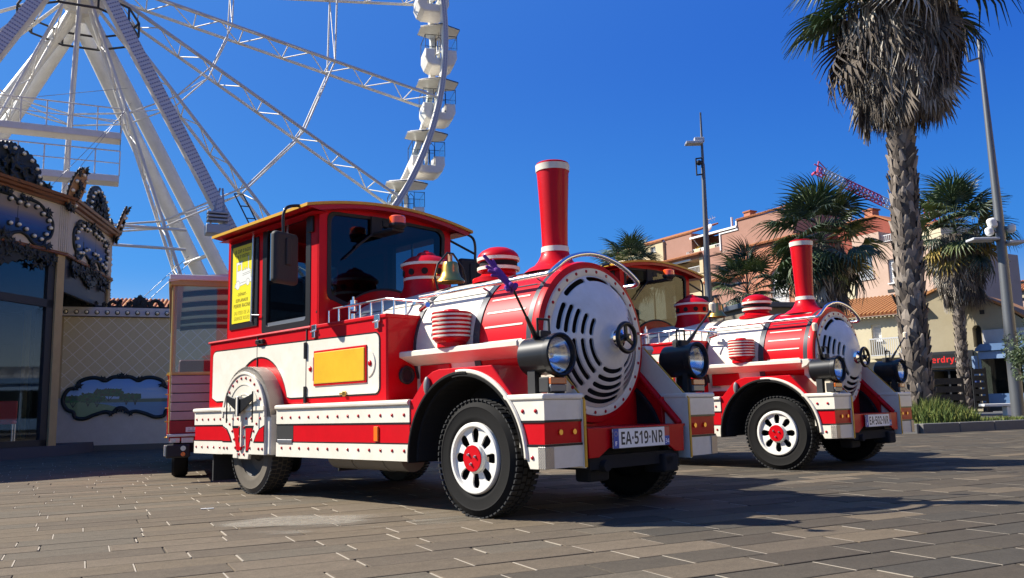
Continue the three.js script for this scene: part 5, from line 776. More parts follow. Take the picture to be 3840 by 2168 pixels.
{ // cream cottage with pantile eaves, and the tan gabled shop house
  const t = building('cream_cottage', 'cream cottage with orange pantile eaves and a small balcony, left of the tall palm', [22.31, 0, -48], .72, .69);
  mesh('front_wall', slab([[-7.0, 0], [.9, 0], [.9, 5.55], [-7.0, 5.55]], -6, 0, 0, [rectP(-2.05, -1.5, 4.15, 5.05).reverse(), rectP(-1.8, -.7, 3.15, 4.6).reverse()].slice(0, 1)), BM.pcream, t); windowOf(t, -2.05, -1.5, 4.15, 5.05, 0, 'shutter');
  tiles(t, -7.1, 1.2, 5.62, .45, 5.2, 1.55, BM.tile2); for (let k = 0; k < 34; k++) mesh('rafter_end', box(-7.0 + k * .235, -6.91 + k * .235, 5.42, 5.52, 0, .38), BM.pcream, t);
  const b = part('balcony', t); mesh('balcony_slab', box(-2.0, .4, 3.05, 3.2, 0, .9), BM.pcream, b); mesh('balcony_wall', box(-2.0, -1.85, 3.2, 4.2, 0, .9), BM.pcream, b); railing(t, -1.85, .35, 3.2, 4.2, .88, .12); mesh('shop_base', box(-7.0, .9, 0, 2.9, .0, .12), BM.dark, t);
  const k = building('tan_shop_house', 'tan gabled house over a black shopfront sign in red letters', [22.31, 0, -48], .72, .69);
  mesh('gable_wall', slab([[.9, 0], [6.3, 0], [6.3, 4.3], [5.75, 4.68], [5.15, 5.24], [3.63, 6.13], [2.07, 6.78], [.9, 6.3]], -7, .12, 0, [[[3.33, 3.4], [3.76, 3.4], [3.76, 4.4], [3.66, 4.55], [3.43, 4.55], [3.33, 4.4]].reverse(), rectP(1.0, 3.45, .12, 2.3).reverse()]), BM.tan, k);
  mesh('roof_edge', slab([[.7, 6.22], [2.07, 6.8], [3.68, 6.15], [5.2, 5.25], [6.4, 4.3], [6.4, 4.42], [5.24, 5.37], [3.7, 6.28], [2.07, 6.94], [.7, 6.36]], -7.2, .3), BM.tile2, k);
  mesh('niche_back', box(3.3, 3.8, 3.3, 4.6, -.6, -.5), BM.dark, k); mesh('vent', [box(3.78, 4.0, 5.12, 5.34, .12, .15)], BM.dark, k);
  const sg = part('shop_sign', k); mesh('sign_board', rbox(-.4, 3.3, 2.35, 3.25, .14, .34, .02), BM.navy, sg);
  const stx = canvasTex(1024, 256, (x, w, h) => { x.fillStyle = '#05060a'; x.fillRect(0, 0, w, h); x.fillStyle = '#d8140c'; x.font = 'bold 190px sans-serif'; x.textAlign = 'right'; x.fillText('Superdry.', 1004, 190); });
  const sp = mesh('sign_lettering', new THREE.PlaneGeometry(2.45, .61), std(0xffffff, 0.5, { map: stx }), sg, true); sp.position.set(1.32, 2.80, .345);
  const sf = part('shopfront', k); mesh('shop_interior', box(1.0, 3.45, .1, 2.3, -2.2, -2.1), BM.dark, sf); mesh('shop_floor', box(1.0, 3.45, .1, .12, -2.2, .1), BM.dark, sf); mesh('door_frame', slab(rectP(1.0, 3.45, .12, 2.3), .0, .1, 0, [rectP(1.1, 1.9, .2, 2.2).reverse(), rectP(2.0, 3.35, .2, 2.2).reverse()]), BM.navy, sf); mesh('shop_pane', box(1.95, 3.4, .2, 2.2, .04, .05), M.glass, sf); mesh('white_jamb', box(2.55, 2.75, .2, 2.3, -.6, -.4), BM.white, sf); mesh('stall_riser', box(-.4, 1.0, 0, 2.35, .12, .2), BM.navy, sf);
  const bl = building('blue_shop', 'blue-painted shop with wide window and red goods inside, right of the tan house', [22.31, 0, -48], .72, .69);
  mesh('wall_above', box(3.85, 9.5, 3.3, 4.25, -5, .3), plaster([0.42, 0.43, 0.46]), bl); mesh('fascia', slab([[3.5, 3.14], [9.5, 3.14], [9.5, 3.5], [3.8, 3.5], [3.55, 3.3]], -.2, .75), BM.blue, bl); mesh('fascia_lower', box(3.62, 9.5, 2.72, 3.10, -.1, .62), BM.blue2, bl); mesh('stall_riser', box(3.6, 9.5, .22, .9, .3, .55), BM.blue, bl); mesh('plinth', box(3.6, 9.5, 0, .22, .2, .6), BM.navy, bl);
  for (const x of [3.6, 5.6, 7.6, 9.4]) mesh('mullion', box(x, x + .1, .9, 2.72, .4, .52), BM.blue2, bl); mesh('shop_pane', box(3.7, 9.4, .9, 2.72, .44, .45), M.glass, bl); mesh('interior_wall', box(3.6, 9.5, .2, 3.2, -2.6, -2.5), std([0.30, 0.29, 0.28], 0.9), bl); mesh('interior_floor', box(3.6, 9.5, .1, .2, -2.5, .4), BM.dark, bl); mesh('red_goods', rbox(4.1, 6.4, .7, 1.35, -.9, -.2, .2), std([0.42, 0.03, 0.07], 0.9), bl); mesh('curtain', [0, 1, 2, 3].map((q) => rbox(4.0 + q * .12, 4.1 + q * .12, .6, 2.6, -1.0, -.9, .04)), BM.white, bl);
  const bn = part('wall_banner', bl); mesh('banner_cloth', box(3.30, 3.58, 1.7, 2.9, .62, .65), BM.blue2, bn); mesh('banner_foot', box(3.30, 3.58, 1.4, 1.7, .62, .65), std([0.02, 0.05, 0.2], 0.6), bn);
}
{ // houses at the right edge and far left
  const t = building('white_roof_house', 'white and peach houses with tiled roof at the right edge', [51, 0, -88], .72, .69);
  mesh('white_wall', box(-4, 1.2, 0, 12.6, -8, -1), BM.white, t); mesh('parapet', box(-4, 3.2, 10.8, 11.6, -6, 0), BM.pcream, t); mesh('peach_wall', box(-4, 9, 0, 10.8, -9, -.2), BM.pale, t); tiles(t, .6, 9, 11.6, .3, 4, 1.3); const c = part('chimney', t); mesh('stack', box(-.6, .7, 11.6, 13.2, -3, -2), BM.white, c); mesh('cap', box(-.8, .9, 13.2, 13.4, -3.2, -1.8), BM.dark, c);
  const h = building('orange_roof_house', 'low house with orange tiled roof and aerial, behind the lattice fence', [-32, 0, -66], .95, -.3);
  mesh('wall', box(-6, 14, 0, 9.1, -8, 0), BM.pale, h); tiles(h, -6.3, 5.0, 9.2, .5, 5, 1.4, BM.tile, .32); tiles(h, 5.4, 14.2, 9.5, .8, 5, 1.4, BM.tile, .32); mesh('upper_wall', box(5.2, 14, 9.1, 9.5, -8, .3), BM.pale, h);
  const a = part('tv_aerial', h); mesh('mast', bar([5.6, 9.6, -1], [5.6, 12.4, -1], .05, 6), BM.rail, a); mesh('boom', [bar([4.6, 12.2, -1], [7.3, 12.0, -1], .035, 5), ...[4.8, 5.3, 5.8, 6.3, 6.8, 7.1].map((x) => bar([x, 11.9, -1.2], [x, 12.4, -.8], .03, 5))], BM.rail, a);
}
{ // dark-roofed kiosk between the trains and the palms
  const k = building('kiosk', 'low stone kiosk with dark flat roof behind the farther locomotive', [10.6, 0, -33], .97, -.24);
  mesh('kiosk_wall', box(-1.6, 1.9, 0, 4.35, -3, 0), plaster([0.20, 0.17, 0.13]), k); mesh('kiosk_roof', rbox(-1.8, 2.1, 4.35, 4.55, -3.2, .25, .03), std([0.05, 0.06, 0.08], 0.5), k);
}

// houses outside the picture on the right: the windscreens, lamps and carousel glass mirror them and their sunlit fronts light the train fronts
for (const [nm, lab, z0, L, H, c] of [['ochre_house', 'ochre house facing the square outside the right edge, mirrored in the farther windscreen', -36, 29.5, 10.6, [0.60, 0.46, 0.24]], ['cream_town_house', 'long cream house facing the square behind the camera, mirrored in the headlamps', 3, 36, 11.5, [0.66, 0.56, 0.40]]]) {
  const t = building(nm, lab, [27.5, 0, z0], 0, 1), wl = part('front_wall', t), holes = [], n = Math.floor(L / 7); t.rotation.y = -Math.PI / 2;
  for (let k = 0; k < n; k++) for (const y of [.9, 4.4, 7.4]) holes.push(rectP(3 + k * 7, 4.6 + k * 7, y, y + 1.9));
  mesh('wall_skin', slab(rectP(0, L, 0, H), -6, 0, 0, holes.map((h) => h.slice().reverse())), plaster(c), wl);
  for (let k = 0; k < n; k++) for (const y of [.9, 4.4, 7.4]) { windowOf(t, 3 + k * 7, 4.6 + k * 7, y, y + 1.9, 0, (k + y) % 2 > .95 ? 'shutter' : ''); if (y > 4 && k % 2) { const b = part('balcony', t); mesh('balcony_slab', box(1.8 + k * 7, 5.8 + k * 7, y - .5, y - .35, 0, 1.2), BM.cream, b); mesh('balcony_front', box(1.8 + k * 7, 5.8 + k * 7, y - .35, y + .5, 1.1, 1.2), BM.cream, b); } }
  mesh('string_course', box(0, L, 3.7, 3.9, 0, .12), BM.cream, t); tiles(t, -.3, L + .3, H + .05, .6, 5, 1.6, BM.tile, .5);
}
// ---------------------------------------------------------------- fan palms
const PM = { green: [[0.034, 0.066, 0.022], [0.055, 0.095, 0.028], [0.022, 0.044, 0.018], [0.11, 0.145, 0.04]].map((c) => phys(c, { roughness: 0.5, transmission: 0.22, thickness: 0, side: THREE.DoubleSide })), dry: [[0.20, 0.165, 0.125], [0.11, 0.087, 0.066], [0.40, 0.36, 0.30], [0.06, 0.047, 0.038]].map((c) => std(c, 0.85, { side: THREE.DoubleSide })), yellow: phys([0.30, 0.21, 0.04], { roughness: 0.6, side: THREE.DoubleSide }), boot: [[0.13, 0.105, 0.085], [0.19, 0.155, 0.125], [0.075, 0.06, 0.049], [0.28, 0.235, 0.195]].map((c) => std(c, 0.9, { map: rep(nzPatch, 3, true) })), bark: std([0.055, 0.043, 0.034], 0.95), fruit: std([0.20, 0.055, 0.03], 0.8) };
// one fan: pleated blades spread from the end of a stalk; lies along +x, face up
function fanGeo(size, n, spread, droop, sd) {
  const P = [], push = (a, b, c) => P.push(...a, ...b, ...c), keep = seed; seed = sd;
  for (let i = 0; i < n; i++) {
    const a = R(-spread / 2 + spread * i / (n - 1)) + rr(-.02, .02), len = size * (0.80 + .2 * Math.cos(a * .9)) * rr(.9, 1.05), hw = size * .042, seg = 4, pts = [];
    for (let k = 0; k <= seg; k++) { const f = k / seg, d = len * f, w = hw * Math.sin(Math.min(1, f * 1.6 + .12) * 1.571) * (f > .55 ? 1 - (f - .55) / .46 : 1) * (.25 + f * 1.5 > 1 ? 1 : .25 + f * 1.5), y = .06 * size * Math.sin(f * 2.2) - droop * size * f * f * f * rr(.8, 1.2); const cx = Math.cos(a), sx = Math.sin(a); pts.push([[d * cx + w * sx, y + .012 * size * (1 - f), d * sx - w * cx], [d * cx, y - .012 * size, d * sx], [d * cx - w * sx, y + .012 * size * (1 - f), d * sx + w * cx]]); }
    for (let k = 0; k < seg; k++) for (const [u, v] of [[0, 1], [1, 2]]) { push(pts[k][u], pts[k + 1][u], pts[k + 1][v]); push(pts[k][u], pts[k + 1][v], pts[k][v]); }
  }
  seed = keep; const g = new THREE.BufferGeometry(); g.setAttribute('position', new THREE.Float32BufferAttribute(P, 3)); g.computeVertexNormals(); boxUV(g); return g;
}
const stalkG = (L) => { const q = tube([[0, 0, 0], [L * .5, .05 * L, 0], [L, 0, 0]], .016, 6, 5); return clean(q); };
function frondGeo(L, size, n, spread, droop, sd) { const f = fanGeo(size, n, spread, droop, sd).translate(L, 0, 0); return boxUV(mergeGeometries([clean(stalkG(L)), f])); }
function bootGeo(w, h, d) { // a cut leaf stalk: broad at the root, pointed and standing off at the tip
  const g = new THREE.BufferGeometry(), P = [], q = (x, y, z) => P.push(...x, ...y, ...z);
  const a = [-w * .5, 0, -.01], b = [w * .5, 0, -.01], ml = [-w * .40, h * .45, d * .35], mr = [w * .40, h * .45, d * .35], mc = [0, h * .45, d * .75], tl = [-w * .13, h, d * .85], tr = [w * .13, h, d * .85], tc = [0, h * .97, d * 1.15], il = [-w * .13, h * .92, d * .45], ir = [w * .13, h * .92, d * .45], ac = [0, 0, d * .3];
  q(a, ac, mc); q(a, mc, ml); q(ac, b, mr); q(ac, mr, mc); q(ml, mc, tc); q(ml, tc, tl); q(mc, mr, tr); q(mc, tr, tc); q(tl, tc, il); q(tc, ir, il); q(tc, tr, ir); q(ml, tl, il); q(mr, ir, tr); q(a, ml, il); q(b, ir, mr);
  g.setAttribute('position', new THREE.Float32BufferAttribute(P, 3)); g.computeVertexNormals(); boxUV(g); return g; }
function palm(o) {
  const t = thing('fan_palm', o.label, 'palm tree', [o.x, o.y0 || 0, o.z], o.turn || 0, 'fan palms round the square'); seed = o.seed;
  const trunk = part('trunk', t), H = o.h, r0 = o.r0, r1 = o.r1, lean = o.lean || 0, rad = (f) => r0 + (r1 - r0) * Math.min(1, f * 1.1) + (f < .12 ? (.12 - f) * r0 * 1.4 : 0), at = (f) => lean * f * f;
  { const P = []; for (let k = 0; k <= 12; k++) P.push([rad(k / 12) * .86, H * k / 12]); const g = lathe(P, 18), p = g.attributes.position; for (let i = 0; i < p.count; i++) p.setX(i, p.getX(i) + at(p.getY(i) / H)); g.computeVertexNormals(); mesh('stem', g, PM.bark, trunk); }
  const bg = [bootGeo(.20, .25, .038), bootGeo(.17, .30, .045), bootGeo(.23, .21, .034), bootGeo(.16, .27, .055)].map((g) => g.scale(o.bs || 1, o.bs || 1, o.bs || 1)); let count = 0; const rest = [];
  const rows = Math.floor((H - .1) / (.155 * (o.bs || 1))), per = Math.max(6, Math.round(2 * Math.PI * r0 / (.165 * (o.bs || 1))));
  const spots = []; for (let k = 0; k < rows; k++) for (let j = 0; j < per; j++) spots.push([k, j]);
  for (const [k, j] of spots) {
    const f = (k + .5) / rows, a = (j + (k % 2) * .5 + rr(-.15, .15)) / per * 6.2832, r = rad(f) * .88, y = f * (H - .15) + rr(-.03, .03), which = Math.floor(rnd() * 4), m = Math.floor(rnd() * 4), tilt = rr(-.12, .12), sc = rr(.8, 1.2), roll = (k % 2 ? 1 : -1) * rr(.15, .6);
    const facing = Math.sin(a) * -o.z * .9 + Math.cos(a) * -o.x; // which way the scale faces
    const mtx = new THREE.Matrix4().compose(V3(at(f) + r * Math.cos(a), y, r * Math.sin(a)), new THREE.Quaternion().setFromEuler(new THREE.Euler(-tilt, Math.PI / 2 - a, roll, 'YXZ')), V3(sc, sc, sc));
    if (o.boots && count < 290 && facing > 0) { const b = new THREE.Mesh(bg[which], PM.boot[m]); b.name = 'leaf_base'; b.castShadow = b.receiveShadow = true; b.applyMatrix4(mtx); trunk.add(b); count++; }
    else { (rest[m] = rest[m] || []).push(bg[which].clone().applyMatrix4(mtx)); }
  }
  rest.forEach((l, m) => { if (l && l.length) { const q = mesh('leaf_bases', mergeGeometries(l), PM.boot[m], trunk); q.userData.kind = 'stuff'; } });
  // dry skirt hanging below the crown
  const sk = part('dry_skirt', t), L = [[], [], [], []]; const topY = H, sh = o.skirt, sr = o.skirtR;
  for (let i = 0; i < o.blades; i++) {
    const a = rr(0, 6.2832), f = Math.pow(rnd(), .8), y = topY - f * sh * .78 + .25, r = sr * (.42 + .58 * Math.sin(Math.min(1, (1 - f) * 1.25 + .12) * 1.571)) * rr(.80, 1.06), len = rr(.45, 1.0) * o.bl, w = rr(.012, .028) * o.bw, sw = rr(-.35, .35), out = rr(-.1, .3) * len;
    const ca = Math.cos(a), sa = Math.sin(a), base = [at(1) + r * ca, y, r * sa], mid = [base[0] + (out * .6) * ca - sa * sw * len * .4, y - len * .5, base[2] + (out * .6) * sa + ca * sw * len * .4], tip = [base[0] + out * .3 * ca - sa * sw * len, y - len, base[2] + out * .3 * sa + ca * sw * len];
    const tw = a + rr(-.9, .9), tx = -Math.sin(tw) * w, tz = Math.cos(tw) * w; const b = L[Math.floor(rnd() * 4)];
    const p1 = [base[0] - tx, base[1], base[2] - tz], p2 = [base[0] + tx, base[1], base[2] + tz], m1 = [mid[0] - tx * .9, mid[1], mid[2] - tz * .9], m2 = [mid[0] + tx * .9, mid[1], mid[2] + tz * .9];
    b.push(...p1, ...p2, ...m2, ...p1, ...m2, ...m1, ...m1, ...m2, ...tip);
  }
  L.forEach((P, i) => { const g = new THREE.BufferGeometry(); g.setAttribute('position', new THREE.Float32BufferAttribute(P, 3)); g.computeVertexNormals(); const q = mesh('dry_leaves', g, PM.dry[i], sk); q.userData.kind = 'stuff'; });
  const deadG = [fanGeo(o.bl * 1.0, 14, 70, .12, 61), fanGeo(o.bl * 1.15, 12, 50, .05, 62)];
  for (let i = 0; i < o.dead; i++) { const a = i * 2.39996 + rr(-.3, .3), f = (i + .5) / o.dead, r = sr * (.5 + .3 * (1 - f)); const q = new THREE.Mesh(deadG[i % 2], PM.dry[Math.floor(rnd() * 4)]); q.name = 'dead_fan'; q.castShadow = q.receiveShadow = true; q.position.set(at(1) + r * Math.cos(a), topY - f * sh * .72 + .3, r * Math.sin(a)); q.rotation.set(rr(-1.2, 1.2), -a, R(-82) + rr(-.12, .3), 'YZX'); q.scale.setScalar(rr(.8, 1.2)); sk.add(q); }
  mesh('skirt_core', lathe([[.02, topY - sh * .62], [sr * .42, topY - sh * .60], [sr * .62, topY - sh * .3], [sr * .6, topY + .1], [.05, topY + .3]], 14).translate(at(1), 0, 0), PM.dry[3], sk);
  // crown of fans
  const cr = part('crown', t), kinds = [frondGeo(.95 * o.fs, .80 * o.fs, 20, 200, .35, 7), frondGeo(1.05 * o.fs, .74 * o.fs, 18, 180, .6, 8), frondGeo(.85 * o.fs, .84 * o.fs, 20, 220, .2, 9)];
  for (let i = 0; i < o.fronds; i++) {
    const f = i / o.fronds, el = R(84 - (o.fall || 128) * Math.pow(f, .85) + rr(-9, 9)), az = i * 2.39996 + rr(-.25, .25), s = rr(.85, 1.12), m = rnd(), low = f > .8;
    const q = new THREE.Mesh(kinds[i % 3], o.dryLow && f > o.dryLow && m < .7 ? PM.dry[Math.floor(m * 5.7)] : low && m < .35 ? PM.yellow : PM.green[Math.floor(m * 4)]); q.name = 'frond'; q.castShadow = q.receiveShadow = true;
    q.position.set(at(1), topY + .25 + .35 * (1 - f), 0); q.rotation.set(rr(-.5, .5), -az, el, 'YZX'); q.scale.setScalar(s); cr.add(q);
  }
  return t;
}
palm({ label: 'tallest fan palm with a thick scaly trunk and long dry skirt, on the grass', x: 8.93, z: -19, y0: .15, h: 9.55, r0: .315, r1: .30, lean: .30, skirt: 3.0, skirtR: 1.2, blades: 6500, dead: 110, bl: 1.0, bw: .9, fs: 1.5, fronds: 64, fall: 165, dryLow: .62, boots: true, bs: 1.0, seed: 11 });
palm({ label: 'fan palm with long dark skirt beside the right-hand lamp post', x: 23.6, z: -45, h: 9.2, r0: .30, r1: .26, lean: .3, skirt: 4.0, skirtR: 1.15, blades: 2600, dead: 60, bl: 1.2, bw: 1.5, fs: 1.75, fronds: 60, fall: 140, bs: 1.1, seed: 21 });
palm({ label: 'bushy fan palm behind the chimney of the farther locomotive', x: 13.3, z: -36, h: 7.1, r0: .27, r1: .25, skirt: 3.5, skirtR: .95, blades: 2600, dead: 60, bl: 1.05, bw: 1.25, fs: 1.58, fronds: 62, fall: 145, bs: 1.0, seed: 31 });
palm({ label: 'shorter fan palm between the middle lamp post and the salmon house', x: 10.6, z: -38, h: 5.25, r0: .25, r1: .23, skirt: 1.5, skirtR: .6, blades: 800, dead: 20, bl: .85, bw: 1.3, fs: 1.25, fronds: 42, fall: 135, bs: 1.0, seed: 41 });
palm({ label: 'fan palm whose crown shows above the cab roof of the farther locomotive', x: 8.5, z: -60, h: 9.9, r0: .34, r1: .3, skirt: 2.0, skirtR: .9, blades: 700, dead: 20, bl: 1.1, bw: 1.7, fs: 1.7, fronds: 40, fall: 135, bs: 1.1, seed: 51 });
// ---------------------------------------------------------------- lamp posts, crane, island, street furniture
const SM = { pole: std([0.13, 0.135, 0.14], 0.45, { metalness: 0.5 }), lightGrey: std([0.45, 0.46, 0.48], 0.5), white: std([0.68, 0.67, 0.64], 0.5), crane: std([0.55, 0.05, 0.12], 0.6), craneW: std([0.7, 0.69, 0.68], 0.6), stone: std([0.14, 0.135, 0.13], 0.9, { map: rep(nzPatch, 0.8, true), bumpMap: rep(nzFine, 2), bumpScale: 0.004 }), dark: std([0.007, 0.007, 0.008], 0.6), asphalt: std([0.085, 0.085, 0.088], 0.95, { map: rep(nzPatch, 0.5, true) }), soil: std([0.06, 0.05, 0.03], 1, { map: rep(nzPatch, 1, true) }) };
{
  const t = thing('lamp_post', 'slender grey lamp post with one flat lantern, left of the salmon house', 'lamp post', [7.65, 0, -33], 0);
  mesh('pole', [bar([0, 0, 0], [.04, 6, 0], .15, 14, .12), bar([.04, 6, 0], [.1, 10.2, 0], .12, 14, .075), bar([.1, 10.2, 0], [.12, 12.35, 0], .06, 10, .035)], SM.pole, t);
  mesh('lantern', [rbox(-.55, .12, 11.02, 11.13, -.2, .2, .03), rbox(-.2, .2, 11.1, 11.3, -.12, .12, .03)], SM.lightGrey, t);
  mesh('bracket_frame', poly([[.06, 10.45, .05], [-.18, 10.42, .05], [-.18, 9.75, .05], [.06, 9.78, .05], [.06, 10.45, .05]], .03, 6), SM.dark, t); mesh('speaker', new THREE.SphereGeometry(.11, 14, 10).translate(-.06, 10.25, .05), SM.dark, t);
}
{
  const t = thing('lamp_post', 'thick grey lamp post with two flat floodlights and white loudspeakers, at the right edge', 'lamp post', [14.0, 0, -24], 0);
  mesh('pole', [bar([0, 0, 0], [.02, 2.4, 0], .17, 18), bar([.02, 2.4, 0], [.05, 6, 0], .155, 18, .12), bar([.05, 6, 0], [.02, 11.2, 0], .12, 16, .06)], SM.pole, t); mesh('pole_collar', bar([.02, 2.25, 0], [.02, 2.42, 0], .185, 18), SM.pole, t);
  const f = part('floodlight', t); mesh('panel', rbox(-.85, -.08, 5.12, 5.20, -.25, .2, .03), SM.lightGrey, f); mesh('arm', bar([-.2, 5.15, 0], [.05, 5.15, 0], .05, 8), SM.pole, f); const g = part('floodlight', t); mesh('panel', rbox(.15, .62, 5.0, 5.09, -.25, .25, .03).rotateZ(.0), SM.lightGrey, g); mesh('arm', bar([.2, 5.05, 0], [.05, 5.05, 0], .05, 8), SM.pole, g);
  for (const [x, y, s] of [[-.20, 5.62, .95], [-.30, 5.38, .8], [.34, 5.46, .8]]) { const q = part('loudspeaker', t); mesh('horn', [rbox(-.13 * s, .13 * s, -.16 * s, .16 * s, -.1, .12, .09, 4).rotateZ(x < 0 ? .25 : -.1).translate(x, y, .05)], SM.white, q); mesh('mount', bar([x, y, .05], [.05, y - .02, 0], .03, 6), SM.pole, q); }
  mesh('bracket_frame', poly([[.0, 11.0, .05], [-.05, 10.6, .05], [-.38, 10.5, .05], [-.42, 11.0, .05]], .03, 6), SM.pole, t);
}
{ // tower crane far behind the houses
  const t = thing('tower_crane', 'red and white tower crane jib above the house roofs', 'crane', [0, 0, -120]);
  const a = [44.6, 33.6], b = [60, 25.4], n = 30, dx = (b[0] - a[0]) / n, dy = (b[1] - a[1]) / n;
  const sec = [[0, 2, SM.crane], [2, 8, SM.craneW], [8, 18, SM.crane], [18, 30, SM.craneW]];
  for (const [i0, i1, m] of sec) { const l = []; for (let i = i0; i < i1; i++) { const x = a[0] + dx * i, y = a[1] + dy * i, X = x + dx, Y = y + dy; for (const z of [-.6, .6]) { l.push(bar([x, y, z], [X, Y, z], .09, 5), bar([x, y, z], [X, Y + .0, -z], .05, 4), bar([x + dx / 2, y + dy / 2 + 1.25, 0], [x, y, z], .06, 4), bar([x + dx / 2, y + dy / 2 + 1.25, 0], [X, Y, z], .06, 4)); } l.push(bar([x - dx / 2, y - dy / 2 + 1.25, 0], [x + dx / 2, y + dy / 2 + 1.25, 0], .1, 5)); } mesh('jib_section', l, m, t); }
  { const l = []; for (const [x, z] of [[60, -.7], [61.4, -.7], [60, .7], [61.4, .7]]) l.push(bar([x, 0, z], [x, 29, z], .12, 5)); for (let k = 0; k < 19; k++) { l.push(bar([60, k * 1.5, .7], [61.4, k * 1.5 + 1.5, .7], .06, 4), bar([61.4, k * 1.5, .7], [60, k * 1.5 + 1.5, .7], .06, 4)); } mesh('mast', l, SM.crane, t); }
  mesh('tip_frame', [bar([44.6, 33.6, 0], [45.0, 35.4, 0], .1, 5), bar([45.0, 35.4, 0], [46, 34.2, 0], .08, 5), bar([44.2, 33.6, -.6], [44.2, 33.6, .6], .2, 5)], SM.crane, t); mesh('trolley', [rbox(55.0, 56.6, 26.3, 26.7, -.7, .7, .05), bar([55.4, 26.4, 0], [55.4, 25.2, 0], .05, 5), bar([56.2, 26.4, 0], [56.2, 25.0, 0], .05, 5)], SM.crane, t);
}
// road beyond the square and the grass island with its kerb
{ const o = mesh('road', new THREE.PlaneGeometry(160, 26).rotateX(-Math.PI / 2).rotateY(-.25).translate(40, .004, -42), SM.asphalt, scene); o.userData.kind = 'structure'; }
{
  const t = thing('planting_island', 'stone-edged grass island around the foot of the tall palm', 'planting bed', [0, 0, 0]);
  const out = [[7.35, -17.6], [7.95, -17.0], [13.6, -19.6], [14.2, -21.5], [10.5, -22.5], [7.2, -20.5]];
  const g = new THREE.ExtrudeGeometry(shapeOf(out.map(([x, z]) => [x, -z])), { depth: .16, bevelEnabled: false }).rotateX(-Math.PI / 2); mesh('soil', g, SM.soil, t);
  for (let i = 0; i < out.length; i++) { const a = out[i], b = out[(i + 1) % out.length], L = Math.hypot(b[0] - a[0], b[1] - a[1]), n = Math.max(1, Math.round(L / 1.0)); for (let k = 0; k < n; k++) { const f = (k + .5) / n, m = mesh('kerb_stone', rbox(-L / n / 2 + .006, L / n / 2 - .006, -.02, .19, -.09, .09, .02), SM.stone, t); m.position.set(a[0] + (b[0] - a[0]) * f, 0, a[1] + (b[1] - a[1]) * f); m.rotation.y = Math.atan2(-(b[1] - a[1]), b[0] - a[0]); } }
}
{ // grass blades
  seed = 77; const mats = [std([0.10, 0.14, 0.02], 0.8, { side: THREE.DoubleSide }), std([0.16, 0.17, 0.03], 0.8, { side: THREE.DoubleSide }), std([0.05, 0.09, 0.015], 0.8, { side: THREE.DoubleSide })], P = [[], [], []];
  const blade = (x, y, z, h, w) => { const a = rr(0, 6.28), b = rr(0, 6.28), l = rr(.1, .5) * h, p = P[Math.floor(rnd() * 3)], tx = Math.cos(a) * w, tz = Math.sin(a) * w, mx = Math.cos(b) * l * .4, mz = Math.sin(b) * l * .4; p.push(x - tx, y, z - tz, x + tx, y, z + tz, x + mx + tx * .7, y + h * .6, z + mz + tz * .7, x - tx, y, z - tz, x + mx + tx * .7, y + h * .6, z + mz + tz * .7, x + mx - tx * .7, y + h * .6, z + mz - tz * .7, x + mx - tx * .7, y + h * .6, z + mz - tz * .7, x + mx + tx * .7, y + h * .6, z + mz + tz * .7, x + mx * 2.5, y + h, z + mz * 2.5); };
  const inside = (x, z) => { const o = [[7.45, -17.65], [7.98, -17.15], [13.5, -19.7], [14.1, -21.4], [10.5, -22.3], [7.3, -20.4]]; let c = false; for (let i = 0, j = 5; i < 6; j = i++) if ((o[i][1] > z) !== (o[j][1] > z) && x < (o[j][0] - o[i][0]) * (z - o[i][1]) / (o[j][1] - o[i][1]) + o[i][0]) c = !c; return c; };
  for (let i = 0; i < 9000; i++) { const x = rr(7.3, 14), z = rr(-22.3, -17.1); if (inside(x, z)) blade(x, .14, z, rr(.03, .10), .008); }
  for (let i = 0; i < 5200; i++) { const a = rr(0, 6.28), r = Math.pow(rnd(), .7) * .85, x = 8.95 + r * Math.cos(a) * 1.1, z = -18.5 + r * Math.sin(a) * .8; if (inside(x, z)) blade(x, .14, z, rr(.15, .62) * (1.1 - r * .7), .011); }
  const q = new THREE.BufferGeometry(); const meshes = P.map((p, i) => { const g = new THREE.BufferGeometry(); g.setAttribute('position', new THREE.Float32BufferAttribute(p, 3)); g.computeVertexNormals(); boxUV(g); return g; });
  const t = new THREE.Group(); t.name = 'grass'; t.userData = { kind: 'stuff', label: 'tufts of green grass growing round the foot of the tall palm', category: 'grass' }; scene.add(t); meshes.forEach((g, i) => { const o = mesh('grass_blades', g, mats[i], t); o.userData.kind = 'stuff'; });
}
{ // slatted dark screens in front of the shop
  for (const [x, z, n, w, ang, lab] of [[20.9, -41.5, 4, 1.45, -.15, 'dark slatted timber screen standing in front of the black shopfront'], [22.45, -41.4, 6, .55, -.15, 'narrow dark slatted screen beside the blue shop, right of the wide screen']]) {
    const t = thing('slatted_screen', lab, 'screen', [x, 0, z], ang, 'slatted screens by the shops'), H = n === 4 ? 1.75 : 2.15;
    for (const s of [-1, 1]) mesh('post', box(s * w / 2 - .05, s * w / 2 + .05, 0, H, -.05, .05), SM.dark, t); for (let k = 0; k < n; k++) mesh('slat', box(-w / 2, w / 2, .22 + k * (H - .2) / n, .22 + k * (H - .2) / n + (H - .2) / n * .76, .05, .08), SM.dark, t); mesh('foot', box(-w / 2 - .1, w / 2 + .1, 0, .05, -.25, .25), SM.dark, t);
  }
}
